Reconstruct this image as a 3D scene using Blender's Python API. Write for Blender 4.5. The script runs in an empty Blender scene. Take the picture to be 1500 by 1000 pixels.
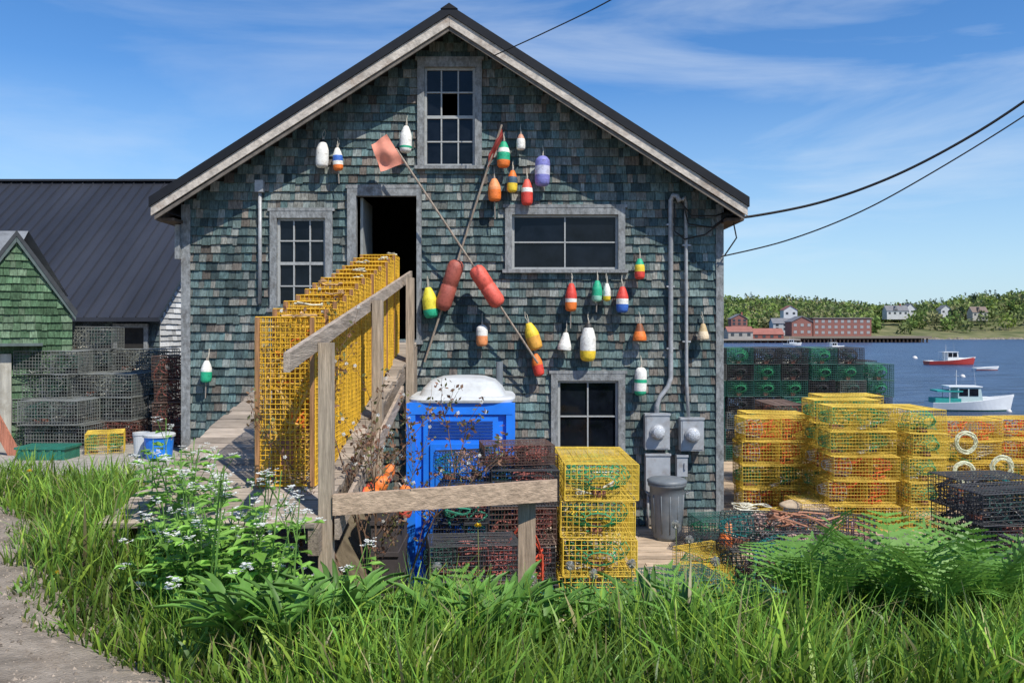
import bpy, math, random
import numpy as np
from mathutils import Vector, Matrix, noise
random.seed(7); np.random.seed(7)
scene=bpy.context.scene; COL=scene.collection
R=random.uniform
# ------------------------------------------------------------ survey helpers
CAMZ=2.9
def at(px,py,d): return Vector(((px-750)*d/1200.0,d,CAMZ-(py-480)*d/1200.0))
def X(px): return (px-750)/100.0
def Z(py): return 7.7-py/100.0
def sm(t):
    t=np.clip(t,0,1); return t*t*(3-2*t)
def H(x,y):
    x=np.asarray(x,float); y=np.asarray(y,float)
    left=1.25-0.2*sm((y-4)/9)
    right=1.2-1.38*sm((y-3.7)/3.2)
    t=sm((x+2.9)/1.4)
    land=left*(1-t)+right*t
    land=land+0.03*np.sin(x*1.7+y*.6)*np.cos(y*1.3-x*.4)*(1-sm((y-7)/2))
    s=sm((y-22)/14)
    return land*(1-s)-9*s
def h(x,y): return float(H(x,y))
# ------------------------------------------------------------ materials
MATS={}
def mat(name,color,rough=.7,metal=0,var=.25,vscale=6,stretch=(1,1,1),bump=0,bscale=30,attr=False,trans=0,spec=.5,color2=None,dirt=None):
    if name in MATS: return MATS[name]
    m=bpy.data.materials.new(name); m.use_nodes=True; nt=m.node_tree; N=nt.nodes; Lk=nt.links
    b=N['Principled BSDF']; b.inputs['Roughness'].default_value=rough; b.inputs['Metallic'].default_value=metal
    b.inputs['Specular IOR Level'].default_value=spec
    tc=N.new('ShaderNodeTexCoord'); mp=N.new('ShaderNodeMapping'); mp.inputs['Scale'].default_value=stretch
    Lk.new(tc.outputs['Object'],mp.inputs['Vector'])
    nz=N.new('ShaderNodeTexNoise'); nz.inputs['Scale'].default_value=vscale; nz.inputs['Detail'].default_value=5; nz.inputs['Roughness'].default_value=.65
    Lk.new(mp.outputs['Vector'],nz.inputs['Vector'])
    cr=N.new('ShaderNodeValToRGB'); e=cr.color_ramp.elements
    c=Vector(color); c2=Vector(color2) if color2 else c*(1+var)
    c1=c*(1-var)
    e[0].position=.32; e[0].color=(*c1,1); e[1].position=.68; e[1].color=(*c2,1)
    Lk.new(nz.outputs['Fac'],cr.inputs['Fac']); out=cr.outputs['Color']
    if dirt:
        n2=N.new('ShaderNodeTexNoise'); n2.inputs['Scale'].default_value=dirt[1]; n2.inputs['Detail'].default_value=8; n2.inputs['Roughness'].default_value=.7
        Lk.new(tc.outputs['Object'],n2.inputs['Vector'])
        r2=N.new('ShaderNodeValToRGB'); r2.color_ramp.elements[0].position=.5; r2.color_ramp.elements[1].position=.7
        Lk.new(n2.outputs['Fac'],r2.inputs['Fac'])
        mx=N.new('ShaderNodeMix'); mx.data_type='RGBA'; mx.inputs[7].default_value=(*dirt[0],1)
        mm=N.new('ShaderNodeMath'); mm.operation='MULTIPLY'; mm.inputs[1].default_value=dirt[2]
        Lk.new(r2.outputs['Color'],mm.inputs[0]); Lk.new(mm.outputs[0],mx.inputs[0]); Lk.new(out,mx.inputs[6]); out=mx.outputs[2]
    if attr:
        a=N.new('ShaderNodeAttribute'); a.attribute_name='Col'
        mx=N.new('ShaderNodeMix'); mx.data_type='RGBA'; mx.blend_type='MULTIPLY'; mx.inputs[0].default_value=1
        Lk.new(out,mx.inputs[6]); Lk.new(a.outputs['Color'],mx.inputs[7]); out=mx.outputs[2]
    Lk.new(out,b.inputs['Base Color'])
    if bump:
        nb=N.new('ShaderNodeTexNoise'); nb.inputs['Scale'].default_value=bscale; nb.inputs['Detail'].default_value=6
        Lk.new(mp.outputs['Vector'],nb.inputs['Vector'])
        bp=N.new('ShaderNodeBump'); bp.inputs['Strength'].default_value=bump; bp.inputs['Distance'].default_value=.02
        Lk.new(nb.outputs['Fac'],bp.inputs['Height']); Lk.new(bp.outputs['Normal'],b.inputs['Normal'])
    if trans:
        tr=N.new('ShaderNodeBsdfTranslucent'); Lk.new(out,tr.inputs['Color'])
        ms=N.new('ShaderNodeMixShader'); ms.inputs[0].default_value=trans
        Lk.new(b.outputs[0],ms.inputs[1]); Lk.new(tr.outputs[0],ms.inputs[2]); Lk.new(ms.outputs[0],N['Material Output'].inputs['Surface'])
    MATS[name]=m; return m
shingle=mat('shingle',(1,1,1),.9,var=.5,vscale=12,stretch=(4,4,.4),bump=.6,bscale=40,attr=True,spec=.15,dirt=((.3,.24,.19),1.7,.4))
WC=(.36,.31,.26)
wood_x=mat('weathered_wood_x',WC,.85,var=.4,vscale=14,stretch=(.2,3,3),bump=.4,bscale=40,spec=.2,attr=True,dirt=((.16,.13,.1),4,.4))
wood_y=mat('weathered_wood_y',WC,.85,var=.4,vscale=14,stretch=(3,.2,3),bump=.4,bscale=40,spec=.2,attr=True,dirt=((.16,.13,.1),4,.4))
wood_z=mat('weathered_wood_z',WC,.85,var=.4,vscale=14,stretch=(3,3,.2),bump=.4,bscale=40,spec=.2,attr=True,dirt=((.16,.13,.1),4,.4))
trim=mat('grey_trim_paint',(.25,.26,.26),.85,var=.4,vscale=10,stretch=(2,2,1),bump=.4,bscale=30,spec=.2,dirt=((.1,.09,.08),7,.7))
rakewood=mat('rake_board_wood',(.55,.49,.42),.85,var=.3,vscale=8,bump=.4,spec=.2,dirt=((.22,.14,.09),3,.7))
black_roof=mat('black_metal_roof',(.012,.012,.014),.5,var=.3,vscale=2,bump=.05,spec=.3)
darkin=mat('dark_interior',(.02,.018,.016),.95,var=.4)  # near-black colour stands in for the shade of unlit rooms
glass=mat('window_glass',(.006,.008,.012),.05,var=.6,vscale=3,bump=.06,bscale=3,spec=.25)
paint=mat('buoy_paint',(1,1,1),.55,var=.1,vscale=30,attr=True,bump=.3,bscale=60,dirt=((.35,.3,.25),22,.7))
galv=mat('grey_conduit',(.38,.39,.4),.5,.2,var=.2,vscale=12,dirt=((.2,.17,.14),9,.5))
greybox=mat('meter_box_paint',(.4,.42,.44),.5,.1,var=.12,vscale=8,dirt=((.2,.14,.1),6,.5))
meterglass=mat('meter_glass',(.5,.52,.54),.08,var=.5,vscale=60)
blackrub=mat('black_cable',(.012,.012,.012),.5)
ropew=mat('pale_rope',(.6,.56,.46),.9,var=.3,vscale=40,attr=True)
plastic_grey=mat('grey_bin_plastic',(.15,.17,.185),.5,var=.2,vscale=5,dirt=((.25,.24,.22),6,.4))
blueplastic=mat('blue_toilet_plastic',(.02,.22,.9),.38,var=.12,vscale=3,dirt=((.06,.22,.6),5,.4))
whiteplastic=mat('white_plastic',(.58,.6,.6),.45,var=.08,vscale=4,dirt=((.4,.4,.38),5,.6))
# ------------------------------------------------------------ mesh builder
class MB:
    def __init__(s): s.v=[];s.f=[];s.m=[];s.c=[]
    def add(s,pts,faces,mi=0,col=(1,1,1)):
        o=len(s.v); s.v.extend([tuple(p) for p in pts])
        for f in faces: s.f.append(tuple(i+o for i in f)); s.m.append(mi); s.c.append(col)
    def quad(s,a,b,c,d,mi=0,col=(1,1,1)): s.add([a,b,c,d],[(0,1,2,3)],mi,col)
    def box(s,c,size,mi=0,col=(1,1,1),rot=None):
        hx,hy,hz=[q/2 for q in size]; P=[]
        for x in(-hx,hx):
            for y in(-hy,hy):
                for z in(-hz,hz):
                    p=Vector((x,y,z)); 
                    if rot: p=rot@p
                    P.append(p+Vector(c))
        s.add(P,[(0,1,3,2),(4,6,7,5),(0,4,5,1),(2,3,7,6),(0,2,6,4),(1,5,7,3)],mi,col)
    def bx(s,x0,x1,y0,y1,z0,z1,mi=0,col=(1,1,1)): s.box(((x0+x1)/2,(y0+y1)/2,(z0+z1)/2),(abs(x1-x0),abs(y1-y0),abs(z1-z0)),mi,col)
    def ext(s,poly,y0,y1,mi=0,col=(1,1,1)):
        n=len(poly); P=[(x,y0,z) for x,z in poly]+[(x,y1,z) for x,z in poly]
        F=[tuple(range(n)),tuple(range(2*n-1,n-1,-1))]+[(i,i+n,(i+1)%n+n,(i+1)%n) for i in range(n)]
        s.add(P,F,mi,col)
    def path(s,pts,r,n=5,mi=0,col=(1,1,1),caps=True):
        pts=[Vector(p) for p in pts]; rs=r if isinstance(r,(list,tuple)) else [r]*len(pts)
        P=[]; prev=None
        for i,p in enumerate(pts):
            t=(pts[min(i+1,len(pts)-1)]-pts[max(i-1,0)])
            if t.length<1e-9: t=Vector((0,0,1))
            t.normalize()
            if prev is None:
                u=t.cross(Vector((0,0,1)) if abs(t.z)<.9 else Vector((1,0,0)))
            else: u=prev-t*prev.dot(t)
            if u.length<1e-6: u=t.cross(Vector((1,0,0)))
            u.normalize(); prev=u; w=t.cross(u)
            for k in range(n):
                a=2*math.pi*k/n; P.append(p+(u*math.cos(a)+w*math.sin(a))*rs[i])
        F=[]
        for i in range(len(pts)-1):
            for k in range(n): F.append((i*n+k,i*n+(k+1)%n,(i+1)*n+(k+1)%n,(i+1)*n+k))
        if caps and n>2: F.append(tuple(range(n-1,-1,-1))); F.append(tuple((len(pts)-1)*n+k for k in range(n)))
        s.add(P,F,mi,col)
    def lathe(s,prof,n=14,M=None,mi=0,cols=None):
        M=M or Matrix.Identity(4); P=[];o=len(s.v)
        for r,z in prof:
            for k in range(n):
                a=2*math.pi*k/n; P.append(M@Vector((r*math.cos(a),r*math.sin(a),z)))
        s.v.extend([tuple(p) for p in P])
        for i in range(len(prof)-1):
            c=cols(prof[i][1],prof[i+1][1]) if cols else (1,1,1)
            for k in range(n):
                s.f.append((o+i*n+k,o+i*n+(k+1)%n,o+(i+1)*n+(k+1)%n,o+(i+1)*n+k)); s.m.append(mi); s.c.append(c)
    def done(s,name,mats,origin=(0,0,0),parent=None,smooth=False,**kw):
        o=Vector(origin); me=bpy.data.meshes.new(name)
        me.from_pydata([(x-o.x,y-o.y,z-o.z) for x,y,z in s.v],[],s.f)
        for m in (mats if isinstance(mats,(list,tuple)) else [mats]): me.materials.append(m)
        me.polygons.foreach_set('material_index',s.m)
        if smooth: me.polygons.foreach_set('use_smooth',[True]*len(s.f))
        a=me.attributes.new('Col','FLOAT_COLOR','CORNER'); arr=[]
        for f,c in zip(s.f,s.c): arr.extend((c[0],c[1],c[2],1.0)*len(f))
        a.data.foreach_set('color',arr)
        me.update()
        ob=bpy.data.objects.new(name,me); COL.objects.link(ob)
        if parent: ob.parent=parent
        else: ob.location=o
        for k,v in kw.items(): ob[k]=v
        return ob
def empty(name,loc,label,category,group=None):
    e=bpy.data.objects.new(name,None); e.location=loc; e.empty_display_size=.2; COL.objects.link(e)
    e['label']=label; e['category']=category
    if group: e['group']=group
    return e
def copy_thing(src,loc,rot=(0,0,0),scale=(1,1,1),label=None):
    o=src.copy(); COL.objects.link(o); o.location=loc; o.rotation_euler=rot; o.scale=scale
    if label: o['label']=label
    for c in src.children:
        k=c.copy(); COL.objects.link(k); k.parent=o
    return o
# ------------------------------------------------------------ shingles
def intervals(a,b,holes,z0,z1):
    iv=[(a,b)]
    for hx0,hx1,hz0,hz1 in holes:
        if min(hz1,z1)-max(hz0,z0)>.5*(z1-z0):
            nv=[]
            for p,q in iv:
                if hx1<=p or hx0>=q: nv.append((p,q))
                else:
                    if hx0>p: nv.append((p,hx0))
                    if hx1<q: nv.append((hx1,q))
            iv=nv
    return iv
def shingles(mb,back,lim,zmin,zmax,holes,T,expo,palette,wr=(.08,.17),tone=None):
    z=zmin
    while z<zmax-.02:
        z1=min(z+expo,zmax)
        a,b=lim(z1-.001)
        a0,b0=lim(z)
        if back is not None:
            iv=intervals(a0,b0,holes,z,z1)
            for p,q in iv:
                pt=max(p,a) if abs(p-a0)<1e-6 else p; qt=min(q,b) if abs(q-b0)<1e-6 else q
                if pt>qt: pt=qt=(pt+qt)/2
                back.quad(T(p,z,0),T(q,z,0),T(qt,z1,0),T(pt,z1,0))
        kr=R(.88,1.1)
        for p,q in intervals(a,b,holes,z,z1):
            u=p
            while u<q-.01:
                w=R(*wr); v=min(u+w,q)
                if q-v<.04: v=q
                j=R(-.005,.003); d=R(.028,.042); g=.002
                if random.random()<.05: j-=R(.005,.02)
                c=random.choice(palette); k=kr*R(.68,1.25)*(tone(u,z) if tone else 1); c=(c[0]*k,c[1]*k,c[2]*k)
                zb=z+j; zt=z1+.02; jt=R(-.003,.003)
                P=[T(u+g,zb,-d),T(v-g,zb+jt,-d),T(v-g,zt,-.003),T(u+g,zt,-.003),T(u+g,zb,0),T(v-g,zb+jt,0)]
                mb.add(P,[(0,1,2,3),(4,5,1,0),(4,0,3),(1,5,2)],0,c)
                u=v
        z=z1
# ------------------------------------------------------------ ground, road, water
def axis(segs):
    out=[]
    for a,b,s in segs:
        n=max(1,int(round((b-a)/s))); out+= [a+(b-a)*i/n for i in range(n)]
    return out+[segs[-1][1]]
xs=axis([(-4000,-200,1000),(-200,-20,30),(-20,-9,1),(-9,8,.25),(8,40,2),(40,4000,990)])
ys=axis([(-200,0,20),(0,3,.5),(3,14,.25),(14,50,1.5),(50,4000,1000)])
gx,gy=np.meshgrid(xs,ys); gz=H(gx,gy)
mb=MB(); nx=len(xs)
mb.add(list(zip(gx.ravel(),gy.ravel(),gz.ravel())),[(j*nx+i,j*nx+i+1,(j+1)*nx+i+1,(j+1)*nx+i) for j in range(len(ys)-1) for i in range(nx-1)])
ground_m=mat('dirt_ground',(.16,.13,.09),.95,var=.45,vscale=3,bump=.6,bscale=25,spec=.1,dirt=((.09,.13,.04),1.5,.7))
mb.done('ground',ground_m,smooth=True,kind='structure',label='packed dirt ground sloping down a bank to the shore')
XBX=[0,3.0,3.8,4.7,5.7,7.0,7.8,8.6]; XBV=[.1,-.5,-1.55,-2.7,-3.65,-4.15,-5.1,-7]
def xb(y): return float(np.interp(y,XBX,XBV))
mb=MB(); rx=axis([(-40,-9,2),(-9,1,.25)]); ry=axis([(-40,0,4),(0,9,.25)])
for j,y in enumerate(ry):
    b=xb(y)+.12*math.sin(y*5)+.25
    for i in range(len(rx)):
        x=rx[0]+(b-rx[0])*(1-(1-i/(len(rx)-1))**2)
        mb.v.append((x,y,h(x,y)+.02))
n=len(rx)
for j in range(len(ry)-1):
    for i in range(n-1): mb.f.append((j*n+i,j*n+i+1,(j+1)*n+i+1,(j+1)*n+i)); mb.m.append(0); mb.c.append((1,1,1))
road_m=mat('crumbled_asphalt',(.29,.245,.195),.95,var=.35,vscale=5,bump=.9,bscale=60,spec=.1,dirt=((.16,.11,.07),1.2,.8))
mb.done('road',road_m,smooth=True,kind='structure',label='crumbling brownish asphalt and gravel road edge')
mb=MB(); ax=axis([(-20,-9,2),(-9,-2.9,.25)]); ay=axis([(9.4,19.4,.25)])
mb.add([(x,y,h(x,y)+.02) for y in ay for x in ax],[(j*len(ax)+i,j*len(ax)+i+1,(j+1)*len(ax)+i+1,(j+1)*len(ax)+i) for j in range(len(ay)-1) for i in range(len(ax)-1)])
mb.done('pavement',mat('pale_gravel_yard',(.36,.33,.29),.95,var=.3,vscale=9,bump=.6,bscale=50,spec=.1),smooth=True,kind='structure',label='pale gravel yard between the sheds')
mb=MB()
for i in range(5200):
    y=R(3.2,8); b=xb(y); x=b+.4-abs(random.gauss(0,1.0))
    r=R(.004,.012)*(2.6 if random.random()<.07 else 1); z=h(x,y)+.02
    k=R(.5,1.5); q=[Vector((R(.7,1)*a*r+x,R(.7,1)*b2*r+y,R(.5,.9)*c*r+z)) for a,b2,c in((1,0,0),(0,1,0),(-1,0,0),(0,-1,0),(0,0,1))]
    mb.add(q,[(0,1,4),(1,2,4),(2,3,4),(3,0,4)],0,(k,k*.92,k*.82))
mb.done('gravel',mat('pebbles',(.26,.23,.2),.9,attr=True),kind='stuff',label='loose grey pebbles along the road edge',category='gravel')
WZ=-5.6
wm=bpy.data.materials.new('harbour_water'); wm.use_nodes=True; nt=wm.node_tree; b=nt.nodes['Principled BSDF']
b.inputs['Roughness'].default_value=.3; b.inputs['Specular IOR Level'].default_value=.35
tc=nt.nodes.new('ShaderNodeTexCoord'); mp=nt.nodes.new('ShaderNodeMapping'); mp.inputs['Scale'].default_value=(.07,.3,1)
nz=nt.nodes.new('ShaderNodeTexNoise'); nz.inputs['Scale'].default_value=1.4; nz.inputs['Detail'].default_value=10; nz.inputs['Roughness'].default_value=.75
bp=nt.nodes.new('ShaderNodeBump'); bp.inputs['Strength'].default_value=.9; bp.inputs['Distance'].default_value=1.0
nt.links.new(tc.outputs['Object'],mp.inputs['Vector']); nt.links.new(mp.outputs['Vector'],nz.inputs['Vector']); nt.links.new(nz.outputs['Fac'],bp.inputs['Height']); nt.links.new(bp.outputs['Normal'],b.inputs['Normal'])
cr=nt.nodes.new('ShaderNodeValToRGB'); cr.color_ramp.elements[0].position=.42; cr.color_ramp.elements[0].color=(.012,.03,.075,1); cr.color_ramp.elements[1].position=.6; cr.color_ramp.elements[1].color=(.065,.12,.23,1)
nt.links.new(nz.outputs['Fac'],cr.inputs['Fac']); nt.links.new(cr.outputs['Color'],b.inputs['Base Color'])
mb=MB(); mb.quad((-4000,23,WZ),(4000,23,WZ),(4000,4000,WZ),(-4000,4000,WZ)); mb.done('water',wm,kind='structure',label='rippled blue harbour water')
# ------------------------------------------------------------ main building
PK=-.88; OUT=4.205
shack=empty('fishing_shack',(PK,12,0),'weathered teal cedar shingled fishing shack with black roof','building')
so=shack.location
XL,XR=-4.8,3.05
def lim(z):
    if z<=4.77: return (XL,XR)
    d=max(0,(7.28-z)/.64); return (max(XL,PK-d),min(XR,PK+d))
openings=[(X(612),X(706),Z(244),Z(90)),(X(397),X(488),Z(452),Z(310)),(X(510),X(618),2.72,Z(277)),(X(740),X(915),Z(395),Z(305)),(X(807),X(915),Z(662),Z(547))]
pal=[(.115,.165,.16),(.14,.185,.175),(.1,.145,.142),(.175,.2,.19),(.215,.23,.215),(.13,.175,.168),(.075,.11,.113),(.165,.18,.165),(.105,.165,.165),(.24,.24,.215),(.1,.15,.152),(.17,.15,.13),(.06,.09,.095)]
mb=MB(); bk=MB()
tn=lambda u,z: 1.05+.4*noise.noise(Vector((u*.8,z*1.3,3.3)))+.3*noise.noise(Vector((u*5,z*.8,1)))
shingles(mb,bk,lim,-.1,7.27,openings,lambda u,z,d:Vector((u,12+d,z)),.128,pal,(.06,.15),tn)
mb.done('wall',shingle,so,shack,label='teal and grey weathered cedar shingle gable wall')
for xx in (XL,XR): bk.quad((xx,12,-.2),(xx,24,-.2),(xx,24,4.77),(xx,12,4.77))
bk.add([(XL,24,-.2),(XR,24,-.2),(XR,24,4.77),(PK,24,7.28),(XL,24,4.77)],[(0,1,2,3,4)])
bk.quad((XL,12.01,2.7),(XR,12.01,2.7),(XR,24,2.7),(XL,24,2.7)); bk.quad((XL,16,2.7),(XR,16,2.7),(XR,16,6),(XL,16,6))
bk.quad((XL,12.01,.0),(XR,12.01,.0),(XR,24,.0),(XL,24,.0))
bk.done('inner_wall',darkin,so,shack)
mb=MB(); Y0,Y1=11.46,24.4
for sgn in(-1,1):
    xe=PK+sgn*OUT
    mb.ext([(PK,7.42),(xe,7.42-.64*OUT),(xe,7.285-.64*OUT),(PK,7.285)],Y0,Y1)
mb.ext([(PK-.12,7.36),(PK,7.44),(PK+.12,7.36)],Y0-.01,Y1+.01)
mb.done('roof',black_roof,so,shack)
for sgn in(-1,1):
    mb=MB(); xe=PK+sgn*(OUT-.02); zz=7.28-.64*(OUT-.02)
    a=.002*sgn
    mb.ext([(PK+a,7.28),(xe,zz),(xe,zz-.13),(PK+a,7.13)],11.485,11.52)
    mb.done('rake_board',rakewood,so,shack,label='pale bare wooden rake board along the gable')
    mb=MB(); mb.ext([(PK+a,7.13),(xe-sgn*.04,7.13-.64*(OUT-.06)),(xe-sgn*.04,7.07-.64*(OUT-.06)),(PK+a,7.07)],11.51,11.54)
    mb.done('rake_shade_strip',mat('soffit_shade_dark',(.14,.12,.1),.9,var=.4),so,shack)  # dark strip stands in for the soffit shadow below the pale board
for sgn in(-1,1):
    xe=PK+sgn*(OUT-.03); xi=XL if sgn<0 else XR; mb=MB()
    mb.bx(min(xe,xi),max(xe,xi),11.64,24.3,4.42,4.46)
    mb.done('soffit',mat('dark_soffit',(.1,.07,.05),.9,var=.4),so,shack)
    mb=MB(); mb.bx(xe-.015,xe+.015,11.64,24.3,4.461,4.58); mb.done('fascia_board',mat('dark_soffit',(.1,.07,.05)),so,shack)
mb=MB(); mb.bx(XL-.03,XL+.1,11.955,11.99,-.1,4.7); mb.done('corner_board',trim,so,shack)
mb=MB(); mb.bx(XR-.07,XR+.04,11.955,11.99,-.1,4.7); mb.done('corner_board',trim,so,shack)
mb=MB(); mb.bx(XL-.1,XL-.031,11.9,12.1,3.9,4.4); mb.done('bracket',trim,so,shack)
def window(px0,px1,py0,py1,cols,rows,meet=False,cas=.1,missing=()):
    x0,x1,z1,z0=X(px0),X(px1),Z(py0),Z(py1)
    f=MB(); f.bx(x0,x0+cas,11.93,12.02,z0,z1); f.bx(x1-cas,x1,11.93,12.02,z0,z1)
    f.bx(x0-.03,x1+.03,11.925,12.02,z1,z1+.045); f.bx(x0+cas,x1-cas,11.93,12.02,z1-cas,z1)
    f.bx(x0-.04,x1+.04,11.9,12.02,z0-.05,z0)
    fo=f.done('window',trim,so,shack,label='weathered grey wooden window')
    a0,a1,b0,b1=x0+cas,x1-cas,z0,z1-cas
    s=MB(); t=.035
    s.bx(a0,a0+t,11.99,12.04,b0,b1); s.bx(a1-t,a1,11.99,12.04,b0,b1); s.bx(a0+t,a1-t,11.99,12.04,b1-t,b1); s.bx(a0+t,a1-t,11.99,12.04,b0,b0+t)
    for i in range(1,cols):
        xx=a0+(a1-a0)*i/cols; s.bx(xx-.01,xx+.01,11.995,12.03,b0+t,b1-t)
    for j in range(1,rows):
        zz=b0+(b1-b0)*j/rows; w=.022 if meet and j==rows//2 else .01
        s.bx(a0+t,a1-t,11.992,12.033,zz-w,zz+w)
    s.done('sash',mat('sash_paint',(.38,.39,.38),.8,var=.3,vscale=9,dirt=((.15,.14,.13),9,.6)),so,fo)
    g=MB()
    for i in range(cols):
        for j in range(rows):
            if (i,j) in missing: continue
            u0=a0+(a1-a0)*i/cols; u1=a0+(a1-a0)*(i+1)/cols; w0=b0+(b1-b0)*j/rows; w1=b0+(b1-b0)*(j+1)/rows
            k1,k2=R(-.005,.005),R(-.006,.006)
            g.quad((u0,12.02+k1,w0),(u1,12.02-k1,w0),(u1,12.02-k1+k2,w1),(u0,12.02+k1+k2,w1))
    g.done('pane',glass,so,fo)
    return fo
window(612,706,90,244,3,4,True,missing=((1,2),))
window(397,488,310,452,3,4,True)
window(740,915,305,395,2,2)
window(807,915,547,662,2,2)
f=MB(); dx0,dx1,dz1=X(510),X(618),Z(277)
f.bx(dx0,dx0+.13,11.92,12.03,2.72,dz1); f.bx(dx1-.07,dx1,11.92,12.03,2.72,dz1); f.bx(dx0-.02,dx1+.02,11.915,12.03,dz1,dz1+.05); f.bx(dx0+.13,dx1-.07,11.92,12.03,dz1-.11,dz1)
f.bx(dx0-.02,dx1+.02,11.88,12.1,2.66,2.72)
dr=f.done('door',trim,so,shack,label='open doorway with grey wooden casing')
f=MB(); f.bx(dx0+.17,dx0+.21,12.05,12.85,2.74,dz1-.12); f.bx(dx0+.21,dx0+.22,12.1,12.8,3.3,3.36); f.done('door_leaf',mat('door_paint',(.3,.32,.31),.8,dirt=((.1,.1,.1),6,.6)),so,dr)
f=MB(); f.lathe([(0,0),(.03,0),(.03,.03),(.012,.05),(0,.05)],8,Matrix.Translation((dx0+.23,12.75,3.6))); f.done('handle',galv,so,dr)
def conduit(pts,r,name='conduit'):
    f=MB(); f.path(pts,r,8)
    return f.done(name,galv,so,shack,smooth=True)
conduit([(X(383),11.93,Z(445)),(X(383),11.93,Z(268))],.028)
f=MB(); f.bx(X(377),X(389),11.87,11.96,Z(283),Z(266)); f.done('conduit_cap',galv,so,shack)
conduit([(X(960),11.88,Z(606)),(X(960),11.88,Z(592)),(X(965),11.89,Z(580)),(X(977),11.9,Z(565)),(X(981),11.91,Z(552)),(X(981),11.92,Z(535)),(X(981),11.92,Z(295)),(X(984),11.88,Z(288)),(X(989),11.84,Z(290)),(X(992),11.82,Z(298))],.036)
conduit([(X(1006),11.88,Z(612)),(X(1004),11.92,Z(560)),(X(1003),11.92,Z(298)),(X(1000),11.88,Z(291)),(X(996),11.84,Z(296))],.026)
conduit([(X(948),11.93,-.05),(X(948),11.93,Z(715))],.02)
for x,z in((981,330),(981,420),(981,510),(1004,360),(1004,500)):
    f=MB(); f.bx(X(x)-.06,X(x)+.06,11.905,11.97,Z(z)-.012,Z(z)+.012); f.done('conduit_strap',galv,so,shack)
for (a,b,c,d) in ((942,977,604,655),(993,1026,610,657)):
    f=MB(); f.bx(X(a),X(b),11.78,11.96,Z(d),Z(c)); f.bx(X(a)-.01,X(b)+.01,11.765,11.8,Z(c)-.02,Z(c)+.012); f.bx(X(a)+.02,X(b)-.02,11.772,11.78,Z(d)+.02,Z(c)-.04)
    bo=f.done('electric_meter',greybox,so,shack,label='grey electric meter box with round glass dial')
    f=MB(); M=Matrix.Translation(((X(a)+X(b))/2,11.775,(Z(c)+Z(d))/2))@Matrix.Rotation(math.pi/2,4,'X')
    f.lathe([(.1,0),(.105,.03),(.09,.035),(.088,.1),(.07,.12),(0,.125)],20,M); f.done('dial',meterglass,so,bo,smooth=True)
    f=MB(); f.lathe([(.112,-.005),(.112,.028),(.1,.032)],20,M); f.done('dial_ring',galv,so,bo,smooth=False)
for (a,b,c,d) in ((943,978,662,716),(988,1003,664,694)):
    f=MB(); f.bx(X(a),X(b),11.8,11.96,Z(d),Z(c)); f.bx(X(a)-.01,X(b)+.01,11.785,11.82,Z(c)-.02,Z(c)+.01); f.bx(X(b)-.05,X(b)-.03,11.78,11.8,Z(d)+.1,Z(d)+.2)
    f.done('switch_box',greybox,so,shack)
for pts in ([(985,300),(985,340),(1000,352),(1030,345),(1060,322)],[(998,300),(1005,330),(1040,335),(1062,318)],[(990,292),(1010,318),(1045,318),(1062,312)],[(1058,375),(1075,350),(1070,325),(1062,320)]):
    f=MB(); P=[Vector((X(a),11.86,Z(b))) for a,b in pts]; Q=[]
    for i in range(len(P)-1):
        for k in range(4): Q.append(P[i].lerp(P[i+1],k/4))
    f.path(Q+[P[-1]],.011,5); f.done('service_cable',blackrub,so,shack)
f=MB(); f.box((X(1060),11.9,Z(318)),(.1,.08,.1)); f.done('cable_bracket',blackrub,so,shack)
def spline(P,k=8):
    P=[Vector(p) for p in P]; out=[]
    for i in range(len(P)-1):
        a=P[max(i-1,0)];b=P[i];c=P[i+1];d=P[min(i+2,len(P)-1)]
        for j in range(k):
            t=j/k; out.append(.5*((2*b)+(c-a)*t+(2*a-5*b+4*c-d)*t*t+(3*b-a-3*c+d)*t**3))
    return out+[P[-1]]
def wire(pts,r,label):
    P=[at(a,b,d) for a,b,d in pts]; f=MB(); f.path(spline(P),r,6); 
    f.done('power_line',blackrub,P[0],label=label,category='power line',group='overhead cables')
wire([(1062,318,11.85),(1100,317,11.8),(1200,297,11.6),(1300,262,11.3),(1400,212,11),(1500,149,10.7),(1640,45,10.2)],.02,'thick twisted black service cable from the shack corner')
wire([(1056,376,11.9),(1150,353,11.7),(1250,315,11.4),(1350,262,11.1),(1500,170,10.7),(1640,70,10.2)],.011,'thin black cable from the shack wall')
wire([(723,82,11.4),(800,47,10.5),(895,0,9.5),(1010,-70,8.5)],.008,'thin black wire rising from the gable roof')
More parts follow.
